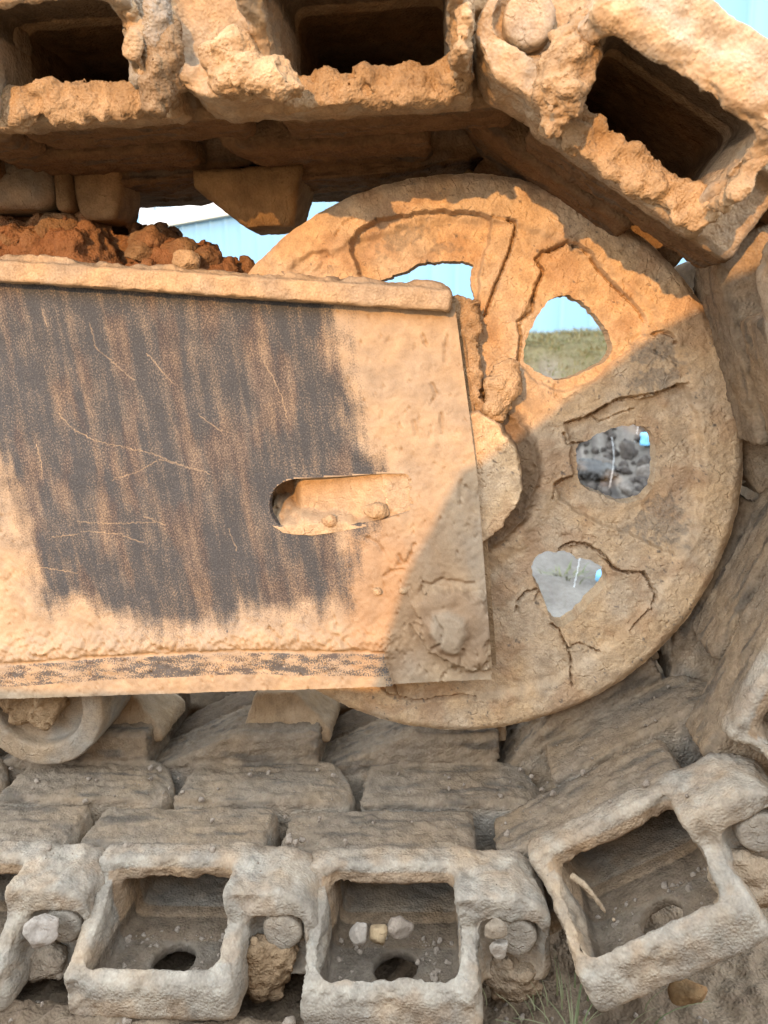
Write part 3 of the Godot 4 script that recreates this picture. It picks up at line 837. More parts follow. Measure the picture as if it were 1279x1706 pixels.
	var a := F.build(0.07, 0.055, func(_p: Vector2, _k: int) -> Color: return Color.WHITE)
	var m := StandardMaterial3D.new()
	m.resource_name = "worn steel plate with dust"
	m.albedo_texture = plate_picture(F, dust_edge, slot, patch, core)
	m.roughness = 0.75
	m.metallic_specular = 0.35
	m.heightmap_enabled = true
	m.heightmap_texture = M.t_hei
	m.heightmap_scale = 0.22
	m.uv1_scale = Vector3.ONE
	put("side_plate", mesh_of(a[0], a[1], a[2], a[3], a[4]), m, t)
	# top flange: a bar along the plate's upper edge
	var fa := Vector3(-0.7182, 0.2896, 0.1000)
	var fb := Vector3(-0.0017, 0.2323, 0.1000)
	var dir := (fb - fa).normalized()
	var up_ := Vector3(-dir.y, dir.x, 0)
	var flange := func(p: Vector3) -> float:
		var q := p - fa
		var l := Vector3(q.dot(dir), q.dot(up_), q.z)
		var len_ := (fb - fa).length()
		var d := box(l, Vector3(len_ * 0.5, 0.0, -0.035), Vector3(len_ * 0.5, 0.0135, 0.038), 0.004)
		var mud := box(l, Vector3(len_ * 0.5, 0.012, -0.04), Vector3(len_ * 0.5 - 0.005, 0.008, 0.03), 0.006) + 0.010 * n_mid.get_noise_3dv(p * 0.8) + 0.006 * n_clod.get_noise_3dv(p) + 0.004
		return smin(d, mud, 0.004)
	put("top_flange", muddy(flange, Vector3(-0.82, 0.19, 0.01), Vector3(0.03, 0.34, 0.12), 0.0042, 0.0018, TAN, TAN.lerp(PALE, 0.5)), M.dust, t)
	# the far yoke strip between the plate and the wheel, thick with mud
	var yoke := func(p: Vector3) -> float:
		var k := clampf((p.y - 0.08) / 0.16, 0.0, 1.0)
		return box(p, Vector3(0.024 - 0.012 * k, 0.145, 0.022), Vector3(0.019, 0.090, 0.026), 0.008) + 0.012 * n_mid.get_noise_3dv(p * 0.9) + 0.006 * n_hi.get_noise_3dv(p * 0.5)
	put("mud_crust", muddy(yoke, Vector3(-0.01, 0.04, -0.015), Vector3(0.065, 0.26, 0.06), 0.0035, 0.004, TAN, TAN.lerp(BROWN, 0.5)), M.mud, t)
	# the inner plate, whose edge shows behind the outer one
	var I := Relief.new(Vector2(-0.30, -0.30), Vector2(0.10, 0.25), 0.004)
	I.keep(I.signed(PackedVector2Array([Vector2(-0.019, 0.213), Vector2(0.009, 0.212), Vector2(0.016, 0.186), Vector2(0.042, 0.006), Vector2(0.066, -0.270), Vector2(0.043, -0.281), Vector2(-0.017, -0.283)]), 0.03))
	for k in I.h.size():
		I.h[k] = 0.002 * n_hi.get_noise_2dv(I.at(k % I.nx, k / I.nx))
	var ia := I.build(0.05, 0.03, func(p: Vector2, _k: int) -> Color: return dust(Vector3(p.x, p.y, 0.2), TAN.lerp(BROWN, 0.5), BROWN))
	put("inner_plate", mesh_of(ia[0], ia[1], ia[2], ia[3]), M.dust_fine, t)
	# box of the frame behind the plate
	var body := func(p: Vector3) -> float:
		return box(p, Vector3(-0.72, 0.0, -0.11), Vector3(0.26, 0.268, 0.10), 0.006)
	put("frame_body", muddy(body, Vector3(-1.02, -0.30, -0.24), Vector3(-0.42, 0.30, 0.02), 0.012, 0.004, BROWN, REDDISH), M.mud, t)
	# small stones baked into the mud of the slot and the plate
	for s in [[Vector3(-0.1679, -0.0572, 0.0680), 0.011], [Vector3(-0.1010, -0.0426, 0.0700), 0.015], [Vector3(-0.1020, -0.1551, 0.0740), 0.008], [Vector3(-0.1655, -0.2391, 0.0740), 0.008], [Vector3(-0.0653, -0.1550, 0.0720), 0.006]]:
		var at: Vector3 = s[0]
		var r: float = s[1]
		put("mud_nodule", muddy(lump_field.bind(Vector3(r, r * 0.8, r * 1.1), 0.3), Vector3.ONE * r * -1.6, Vector3.ONE * r * 1.6, r * 0.2, r * 0.12, TAN, TAN.lerp(REDDISH, 0.4), at), M.mud, t).position = at


func lip_side(p: Vector2) -> float:
	var line := PackedVector2Array([Vector2(-0.825, -0.278), Vector2(-0.670, -0.268), Vector2(-0.501, -0.250), Vector2(-0.302, -0.235), Vector2(-0.093, -0.232), Vector2(-0.077, -0.295)])
	for k in line.size() - 1:
		if p.x >= line[k].x and p.x < line[k + 1].x:
			var t := (p.x - line[k].x) / (line[k + 1].x - line[k].x)
			return lerpf(line[k].y, line[k + 1].y, t) - 0.012 - p.y
	return -0.1


func plate_picture(F: Relief, dust_edge: PackedFloat32Array, slot: PackedFloat32Array, patch: PackedFloat32Array, core: PackedFloat32Array) -> ImageTexture:
	var w := 1160
	var h := 880
	var bytes := PackedByteArray()
	bytes.resize(w * h * 3)
	var sp := noise(31, 400.0, 3)
	var streak := noise(32, 60.0, 4)
	var wide := noise(33, 16.0, 3)
	var cloud := noise(34, 24.0, 6)
	var scr := PackedFloat32Array()
	scr.resize(w * h)
	var lines := [PackedVector2Array([Vector2(-0.542, 0.091), Vector2(-0.524, 0.070), Vector2(-0.491, 0.053), Vector2(-0.453, 0.045), Vector2(-0.415, 0.037), Vector2(-0.373, 0.020), Vector2(-0.332, 0.008)]), PackedVector2Array([Vector2(-0.403, 0.028), Vector2(-0.348, 0.012)]), PackedVector2Array([Vector2(-0.474, -0.002), Vector2(-0.434, 0.011), Vector2(-0.406, 0.026)]), PackedVector2Array([Vector2(-0.485, 0.211), Vector2(-0.480, 0.179), Vector2(-0.456, 0.159), Vector2(-0.429, 0.135)]), PackedVector2Array([Vector2(-0.409, 0.171), Vector2(-0.390, 0.147), Vector2(-0.374, 0.130)]),
		PackedVector2Array([Vector2(-0.579, 0.049), Vector2(-0.574, 0.015), Vector2(-0.578, -0.002)]), PackedVector2Array([Vector2(-0.529, -0.062), Vector2(-0.475, -0.064), Vector2(-0.414, -0.061)]), PackedVector2Array([Vector2(-0.521, -0.075), Vector2(-0.468, -0.079), Vector2(-0.434, -0.092)]), PackedVector2Array([Vector2(-0.594, -0.130), Vector2(-0.536, -0.138)]), PackedVector2Array([Vector2(-0.431, -0.053), Vector2(-0.401, -0.065)]), PackedVector2Array([Vector2(-0.344, 0.090), Vector2(-0.312, 0.066)]), PackedVector2Array([Vector2(-0.571, -0.085), Vector2(-0.530, -0.080)]), PackedVector2Array([Vector2(-0.551, 0.231), Vector2(-0.545, 0.208)]), PackedVector2Array([Vector2(-0.249, 0.161), Vector2(-0.227, 0.114), Vector2(-0.220, 0.082)]), PackedVector2Array([Vector2(-0.310, -0.069), Vector2(-0.299, -0.103)])]
	var ex := (F.nx - 1) * F.c
	var ey := (F.ny - 1) * F.c
	for l in lines:
		var line: PackedVector2Array = l
		for k in line.size() - 1:
			var steps := int(line[k].distance_to(line[k + 1]) / 0.0006) + 1
			for s in steps:
				var p := line[k].lerp(line[k + 1], float(s) / steps)
				p += Vector2(n_hi.get_noise_2dv(p), n_hi.get_noise_2dv(p + Vector2(3, 3))) * 0.002
				var i := int((p.x - F.x0) / ex * (w - 1))
				var j := int((1.0 - (p.y - F.y0) / ey) * (h - 1))
				if i > 0 and j > 0 and i < w - 1 and j < h - 1:
					var s_ := 0.55 + 0.4 * n_mid.get_noise_2dv(p * 2.0)
					scr[i + j * w] = s_
					scr[i + 1 + j * w] = s_ * 0.6
					scr[i + (j + 1) * w] = maxf(scr[i + (j + 1) * w], s_ * 0.5)
	var tan2 := TAN
	for j in h:
		for i in w:
			var x := F.x0 + ex * i / (w - 1)
			var y := F.y0 + ey * (1.0 - float(j) / (h - 1))
			var k := clampi(int((x - F.x0) / F.c), 0, F.nx - 1) + clampi(int((y - F.y0) / F.c), 0, F.ny - 1) * F.nx
			var sx := x + 0.12 * y
			var st := streak.get_noise_2d(sx, y * 0.10)
			var fine := sp.get_noise_2d(sx, y * 0.8)
			var big := wide.get_noise_2d(sx * 1.0, y * 0.3)
			var edge := -dust_edge[k] / 0.12
			var cl := cloud.get_noise_2d(sx, y * 0.7)
			var e := edge * 3.0 + 0.38 * st + 0.45 * big + 0.45 * cl
			var dst := smoothstep(-0.50, 0.80, e + 0.02 + fine * 0.50)
			var speck := smoothstep(0.08, 0.48, fine * 0.9 + 0.24 * st + 0.25 * big + 0.18 * cl)
			var am := clampf(maxf(dst, 0.04 + speck * 0.26 + 0.15 * st + 0.12 * big + 0.08 * cl + 0.10 * fine) + scr[i + j * w] * 0.9, 0.0, 1.0)
			if edge > 0.35:
				am = maxf(am, 0.98 - 0.5 * smoothstep(0.22, 0.5, st * 0.7 + cl * 0.9 + 0.5 * fine))
			if slot[k] < 0.0:
				am = 1.0
			# scraped steel on the lower flange
			var low := lip_side(Vector2(x, y))
			if low > 0.002:
				var scrape := smoothstep(-0.12, 0.2, streak.get_noise_2d(x * 0.35, y * 1.2 + 4.0) + 0.55 * wide.get_noise_2d(x * 1.3, 9.0) + 1.1 * fine + 0.35 * cl + 0.02)
				if low < 0.035:
					am = clampf(1.0 - 0.9 * scrape, 0.0, 1.0)
			var p3 := Vector3(x, y, 0.4)
			var c := dust(p3, tan2, tan2.lerp(PALE, 0.35))
			var redm := smoothstep(0.12, -0.02, Vector2(x + 0.07, (y + 0.165) * 0.8).length() - 0.03 + 0.06 * big)
			c = c.lerp(Color(0.42, 0.235, 0.105), 0.6 * redm)
			if patch[k] < 0.0:
				c = c.lerp(Color(0.30, 0.19, 0.11), 0.45 * smoothstep(0.0, -0.008, patch[k]))
			if core[k] < 0.0:
				c = c.lerp(Color(0.43, 0.33, 0.22), 0.7 * smoothstep(0.0, -0.008, core[k]))
			var steel := STEEL.lerp(Color(0.075, 0.062, 0.06), smoothstep(0.0, 0.4, big)) * (1.0 + 0.5 * fine)
			c = steel.lerp(c, am)
			c = c * (0.79 + 0.11 * fine + 0.10 * cl)
			var o := (i + j * w) * 3
			bytes[o] = int(pow(clampf(c.r, 0, 1), 0.4545) * 255)
			bytes[o + 1] = int(pow(clampf(c.g, 0, 1), 0.4545) * 255)
			bytes[o + 2] = int(pow(clampf(c.b, 0, 1), 0.4545) * 255)
	return ImageTexture.create_from_image(Image.create_from_data(w, h, false, Image.FORMAT_RGB8, bytes))


# ------------------------------------------------------------------ rollers, clods, stones
func make_roller() -> void:
	var at := Vector3(-0.645, -0.365, 0)
	var t := thing("track_roller", at, "round track roller at the lower left with mud packed round its axle", "roller")
	var f := func(p: Vector3) -> float:
		var r := Vector2(p.x, p.y).length()
		var d := smax(r - 0.107, absf(p.z + 0.035) - 0.065, 0.006)
		d = smax(d, -smax(r - 0.072, 0.004 - p.z, 0.006), 0.006)
		return d
	put("roller_rim", muddy(f, Vector3(-0.12, -0.12, -0.115), Vector3(0.12, 0.12, 0.045), 0.0045, 0.0012, TAN.lerp(PALE, 0.3) * 0.8, PALE), M.dust_fine, t)
	var g := func(p: Vector3) -> float:
		var r := Vector2(p.x + 0.01, p.y - 0.012).length()
		return smax(r - 0.052, absf(p.z) - 0.035 - 0.012 * n_mid.get_noise_3dv(p), 0.014) + 0.012 * (n_clod_big.get_noise_3dv(p) + 0.5) + 0.008 * n_mid.get_noise_3dv(p * 1.5)
	put("packed_mud", muddy(g, Vector3(-0.08, -0.08, -0.05), Vector3(0.08, 0.08, 0.06), 0.004, 0.005, BROWN.lerp(TAN, 0.5), BROWN), M.mud, t)


func make_carrier() -> void:
	var at := Vector3(-0.6189, 0.4085, 0.0000)
	var t := thing("carrier_roller", at, "worn rounded steel roller end under the top track at the left edge", "roller")
	var f := func(p: Vector3) -> float: return box(p, Vector3(-0.02, 0, -0.03), Vector3(0.085, 0.038, 0.05), 0.022)
	put("roller_body", muddy(f, Vector3(-0.115, -0.05, -0.09), Vector3(0.075, 0.05, 0.03), 0.0042, 0.0008, Color(0.16, 0.145, 0.12), TAN.lerp(STEEL, 0.4), at), M.dust_fine, t)
	var g := func(p: Vector3) -> float: return box(p, Vector3(0.076, 0.0, -0.04), Vector3(0.012, 0.042, 0.045), 0.01)
	put("end_cap", muddy(g, Vector3(0.055, -0.055, -0.095), Vector3(0.1, 0.055, 0.02), 0.0042, 0.001, BROWN * 0.6, BROWN, at), M.dust_fine, t)
	var lug := thing("track_lug", Vector3(-0.4991, 0.3819, -0.0200), "small lug with a lit tip hanging under the top track beside the roller end", "lug")
	var h := func(p: Vector3) -> float: return smax(box(p, Vector3(0, 0.02, -0.03), Vector3(0.036, 0.045, 0.04), 0.012), absf(p.x) - 0.034 - p.y * 0.4, 0.008)
	put("lug_body", muddy(h, Vector3(-0.06, -0.04, -0.085), Vector3(0.06, 0.075, 0.025), 0.0042, 0.001, Color(0.28, 0.17, 0.085), BROWN, at), M.dust_fine, lug)


func rock(r: Vector3, s: float, c: float, base: Color, other: Color, mat: Material) -> ArrayMesh:
	var off := Vector3(s * 3.7, s * 1.3, s * 9.1)
	var rng := RandomNumberGenerator.new()
	rng.seed = int(s * 1000.0)
	var planes: Array[Vector3] = []
	for i in 11:
		planes.append(Vector3(rng.randfn(), rng.randfn(), rng.randfn()).normalized() * rng.randf_range(0.95, 1.3))
	var f := func(p: Vector3) -> float:
		var q := p / r
		var k := q.length() * 0.84
		for n in planes:
			k = maxf(k, q.dot(n))
		return (k - 0.86) * minf(r.x, minf(r.y, r.z)) * 0.85 + 0.14 * r.x * n_mid.get_noise_3dv(p + off)
	var m := r * 1.35
	return muddy(f, -m, m, c, minf(r.x, r.y) * 0.06, base, other, off)


func make_small_things() -> void:
	var pale_stone := Color(0.37, 0.33, 0.28)
	for s in [[Vector3(-0.1088, -0.5355, 0.2700), Vector3(0.013, 0.016, 0.012), pale_stone, "pale grey stone in the pocket, leftmost of the three beside the hole"],
			[Vector3(-0.0856, -0.5365, 0.2700), Vector3(0.013, 0.014, 0.012), Color(0.37, 0.28, 0.17), "yellowish stone in the pocket between two grey stones"],
			[Vector3(-0.0602, -0.5328, 0.2600), Vector3(0.017, 0.014, 0.014), Color(0.30, 0.25, 0.20), "brownish grey stone in the pocket, rightmost of the three"],
			[Vector3(-0.5023, -0.5291, 0.3050), Vector3(0.024, 0.020, 0.018), Color(0.36, 0.32, 0.275), "grey lump of dried mud beside the round pin at lower left"],
			[Vector3(0.0620, -0.5157, 0.3050), Vector3(0.013, 0.012, 0.010), Color(0.35, 0.31, 0.26), "small grey clod stuck below the pin beside the stones"],
			[Vector3(0.0553, -0.4901, 0.3050), Vector3(0.014, 0.013, 0.010), Color(0.34, 0.28, 0.21), "small brown clod stuck left of the pin beside the stones"]]:
		var o := put("stone", rock(s[1], s[0].x * 10.0, 0.0022, s[2], Color(s[2]) * 0.8, M.dust_fine), M.dust_fine)
		o.position = s[0]
		tag(o, s[3], "stone")
	# the twig in the tilted pocket
	var a := Vector3(0.1457, -0.4275, 0.2900)
	var b := Vector3(0.1890, -0.4600, 0.3100)
	var tw := net(func(p: Vector3) -> float:
		var k := clampf((p - a).dot(b - a) / (b - a).length_squared(), 0.0, 1.0)
		return (p - a.lerp(b, k) - Vector3(0, 0.004 * sin(k * 5.0), 0)).length() - lerpf(0.0042, 0.0026, k) - 0.002 * n_hi.get_noise_3dv(p), a.min(b) - Vector3.ONE * 0.012, a.max(b) + Vector3.ONE * 0.012, 0.0022)
	tag(put("twig", roughened(tw[0], tw[1], 0.0006, Color(0.36, 0.28, 0.19), Color(0.24, 0.18, 0.12)), M.dust_fine), "short pale brown twig leaning in the tilted shoe's pocket", "twig")


func make_clods() -> void:
	# a heap of red-brown clods on the frame behind the flange
	var rng := RandomNumberGenerator.new()
	rng.seed = 11
	var f := func(p: Vector3) -> float:
		var x := p.x
		var top := 0.292 + 0.075 * smoothstep(-0.475, -0.53, x) + 0.035 * smoothstep(-0.46, -0.42, x) * smoothstep(-0.26, -0.42, x) - 0.02 * smoothstep(-0.36, -0.24, x)
		top += 0.055 * smoothstep(-0.05, -0.07, p.z) * smoothstep(-0.40, -0.45, x)
		var d := box(p, Vector3(-0.57, 0.25, -0.06), Vector3(0.29, 0.15, 0.07), 0.02)
		d = smax(d, (p.y - top + maxf(0.0, p.z + 0.03) * 0.9) * 0.75, 0.02)
		return d + 0.016 * (n_clod_big.get_noise_3dv(p * 0.9) + 0.5) + 0.016 * n_mid.get_noise_3dv(p) + 0.010 * (n_clod.get_noise_3dv(p * 0.8) + 0.5) + 0.006 * n_hi.get_noise_3dv(p * 0.6)
	var o := put("mud_heap", muddy(f, Vector3(-0.92, 0.24, -0.15), Vector3(-0.23, 0.41, 0.04), 0.0042, 0.005, REDDISH.lerp(BROWN, 0.4), REDDISH), M.mud)
	tag(o, "heap of red brown crumbled mud lying on top of the frame", "mud heap")
	var spots := [[Vector3(-0.5660, 0.3441, -0.0200), 0.030], [Vector3(-0.4295, 0.3271, -0.0200), 0.026], [Vector3(-0.4424, 0.3115, -0.0100), 0.020], [Vector3(-0.3867, 0.3115, -0.0200), 0.024], [Vector3(-0.3522, 0.3026, -0.0200), 0.022], [Vector3(-0.3665, 0.2965, 0.0100), 0.018], [Vector3(-0.6255, 0.3373, -0.0200), 0.028]]
	for k in spots.size():
		var s: Array = spots[k]
		var r: float = s[1]
		var labels := ["largest red brown clod, under the small lit lug", "round red brown clod right of the dark gap", "small low red brown clod at the dark gap's foot", "red brown clod before the blue wall, nearer the dark gap", "red brown clod before the blue wall, nearer the wheel", "pale yellowish clod at the front of the flange", "red brown clod at the left edge above the frame"]
		var c := put("clod", rock(Vector3(r * 1.15, r * 0.85, r), k * 2.3 + 1.0, r * 0.13, TAN if k == 5 else REDDISH.lerp(BROWN, 0.3), TAN if k == 5 else BROWN, M.mud), M.mud)
		c.position = s[0]
		tag(c, labels[k], "clod", "clods on the frame")


# ------------------------------------------------------------------ setting
const WALL_A := Vector2(-3.16, -7.84)
const WALL_DIR := Vector2(0.832, 0.5547)

func ground_height(x: float, z: float) -> float:
	var s := (Vector2(x, z) - WALL_A).dot(Vector2(-WALL_DIR.y, WALL_DIR.x))
	var h := -0.612 + 0.90 * smoothstep(2.2, 0.1, s)
	h -= 0.045 * smoothstep(0.335, 0.29, z) * smoothstep(-0.3, 0.0, z)
	if z < -0.6:
		h += 0.05 * n_lo.get_noise_2d(x * 0.3, z * 0.3) + 0.02 * n_lo.get_noise_2d(x * 1.3, z * 1.3)
	return h


func axis(inner_lo: float, inner_hi: float, c: float, lo: float, hi: float, grow: float) -> PackedFloat32Array:
	var out := PackedFloat32Array()
	var x := inner_lo
	while x <= inner_hi:
		out.append(x)
		x += c
	var s := c
	while x < hi:
		out.append(x)
		s *= grow
		x += s
	out.append(hi)
	s = c
	x = inner_lo
	var left := PackedFloat32Array()
	while x > lo:
		s *= grow
		x -= s
		left.append(maxf(x, lo))
	left.reverse()
	left.append_array(out)
	return left


func make_ground() -> void:
	var xs := axis(-0.75, 0.65, 0.0065, -60.0, 60.0, 1.06)
	var zs := axis(0.1, 0.75, 0.0065, -60.0, 30.0, 1.06)
	var v := PackedVector3Array()
	var col := PackedColorArray()
	var idx := PackedInt32Array()
	for j in zs.size():
		for i in xs.size():
			var x := xs[i]
			var z := zs[j]
			var y := ground_height(x, z)
			var p := Vector3(x, 0.0, z)
			if z > -0.5 and z < 2.0 and absf(x) < 2.0:
				var lumpy := n_clod_big.get_noise_2d(x, z)
				y += 0.006 * n_lo.get_noise_2d(x, z) * 2.0 + 0.010 * maxf(0.0, -lumpy - 0.45) + 0.006 * n_mid.get_noise_2d(x, z) + 0.0035 * n_hi.get_noise_2d(x, z) + 0.006 * maxf(0.0, -n_clod.get_noise_2d(x, z) - 0.5)
			v.append(Vector3(x, y, z))
			var c := dust(p, Color(0.17, 0.125, 0.085), Color(0.235, 0.18, 0.125))
			if z < -0.8:
				c = dust(p * 0.2, Color(0.19, 0.172, 0.15), Color(0.26, 0.24, 0.21))
				var s := (Vector2(x, z) - WALL_A).dot(Vector2(-WALL_DIR.y, WALL_DIR.x))
				var gr := smoothstep(1.3, 0.7, s + 0.8 * n_lo.get_noise_2d(x * 0.4, z * 0.4))
				c = c.lerp(Color(0.15, 0.14, 0.06), gr * 0.8)
				var rough_part := smoothstep(2.9, 2.3, s) * (1.0 - gr)
				c = c.lerp(Color(0.09, 0.08, 0.072), rough_part * clampf(0.5 + 1.5 * n_lo.get_noise_2d(x * 3.0, z * 3.0), 0, 1))
			col.append(c)
	var w := xs.size()
	for j in zs.size() - 1:
		for i in w - 1:
			var k := i + j * w
			idx.append_array([k, k + 1, k + w, k + 1, k + w + 1, k + w])
	var o := put("ground", mesh_of(v, normals_of(v, idx), idx, col), M.ground)
	tag(o, "brown soil ground under the track, pale and rising behind the wheel", "", "", "structure")


func window_back() -> BoxMesh:
	var b := BoxMesh.new()
	b.size = Vector3(0.01, 0.01, 0.01)
	return b


func make_building() -> void:
	var A := WALL_A - WALL_DIR * 9.0
	var t := thing("prefab_building", Vector3(A.x, 0.2, A.y), "pale blue metal sided building with a white framed window, behind the track", "building")
	t.rotation.y = -atan2(WALL_DIR.y, WALL_DIR.x)
	var blue := plain("pale blue coated sheet", Color(0.17, 0.34, 0.52), 0.5)
	var white := plain("white frame paint", Color(0.5, 0.54, 0.58), 0.5)
	# corrugated sheets, each a panel of its own
	for k in 18:
		var st := SurfaceTool.new()
		st.begin(Mesh.PRIMITIVE_TRIANGLES)
		var xs: Array[float] = []
		var zs: Array[float] = []
		var x := 0.0
		while x < 0.97:
			xs.append_array([x, x + 0.19, x + 0.205, x + 0.23])
			zs.append_array([0.0, 0.0, 0.016, 0.016])
			x += 0.245
		xs.append(0.985)
		zs.append(0.0)
		for i in xs.size() - 1:
			var a := Vector3(xs[i], -0.6, zs[i])
			var b := Vector3(xs[i + 1], -0.6, zs[i + 1])
			var u := Vector3(0, 4.2, 0)
			for q in [a, a + u, b, b, a + u, b + u]:
				st.add_vertex(q)
		st.generate_normals()
		var o := put("wall_panel", st.commit(), blue, t)
		o.position = Vector3(k * 0.985, 0, 0)
	var core := BoxMesh.new()
	# the window: four frame bars, a sash bar, a dark pane and a stained sill
	var w := put("window", window_back(), plain("dark room behind the glass", Color(0.05, 0.06, 0.07), 0.3), t)
	w.position = Vector3(8.45, 1.406, 0.02)
	for b in [[Vector3(0.80, 0.075, 0.02), Vector3(1.6, 0.15, 0.05)], [Vector3(0.80, 1.125, 0.02), Vector3(1.6, 0.15, 0.05)], [Vector3(0.07, 0.6, 0.02), Vector3(0.14, 0.90, 0.05)], [Vector3(1.53, 0.6, 0.02), Vector3(0.14, 0.90, 0.05)], [Vector3(0.8, 0.6, 0.015), Vector3(0.07, 0.90, 0.04)]]:
		slab("window_frame", b[0], b[1], white, w)
	slab("sill", Vector3(0.8, -0.02, 0.03), Vector3(1.7, 0.035, 0.09), plain("stained sill", Color(0.62, 0.60, 0.50), 0.6), w)
	var glass := StandardMaterial3D.new()
	glass.resource_name = "window glass"
	glass.transparency = BaseMaterial3D.TRANSPARENCY_ALPHA
	glass.albedo_color = Color(0.7, 0.8, 0.85, 0.15)
	glass.roughness = 0.05
	slab("pane", Vector3(0.8, 0.6, 0.008), Vector3(1.32, 0.90, 0.006), glass, w)
	slab("trim", Vector3(8.36, 2.0, 0.03), Vector3(0.06, 4.0, 0.03), white, t)
	core.size = Vector3(17.8, 4.1, 2.4)
	put("wall_core", core, white, t).position = Vector3(8.9, 1.5, -1.23)
	var roof := BoxMesh.new()
	roof.size = Vector3(18.2, 0.12, 3.0)
	put("roof", roof, white, t).position = Vector3(8.9, 3.66, -1.1)


func slab(called: String, at: Vector3, size: Vector3, m: Material, t: Node) -> MeshInstance3D:
	var b := BoxMesh.new()
	b.size = size
	var o := put(called, b, m, t)
	o.position = at
	return o


func tuft(n: int, hgt: float, spread: float, s: int, wid: float) -> ArrayMesh:
	var rng := RandomNumberGenerator.new()
	rng.seed = s
	var v := PackedVector3Array()
	var idx := PackedInt32Array()
	var col := PackedColorArray()
	for b in n:
		var a := rng.randf() * TAU
		var out := Vector3(cos(a), 0, sin(a))
		var side := Vector3(-out.z, 0, out.x) * wid
		var l := hgt * rng.randf_range(0.6, 1.1)
		var lean := rng.randf_range(0.3, 1.2) * spread
		var root := out * rng.randf() * spread * 0.12
		var base := v.size()
		var tint := rng.randf()
		for k in 6:
			var u := k / 5.0
			var p := root + out * lean * l * u * u * 1.2 + Vector3(0, l * (u - 0.45 * u * u * lean), 0)
			var w := side * (1.0 - u * 0.9)
			v.append_array([p - w, p + Vector3(0, wid * 0.35, 0), p + w])
			for q in 3:
				col.append(Color(0.10, 0.13, 0.045).lerp(Color(0.21, 0.19, 0.10), tint))
		for k in 5:
			var o := base + k * 3
			idx.append_array([o, o + 1, o + 3, o + 1, o + 4, o + 3, o + 1, o + 2, o + 4, o + 2, o + 5, o + 4])
	return mesh_of(v, normals_of(v, idx), idx, col)


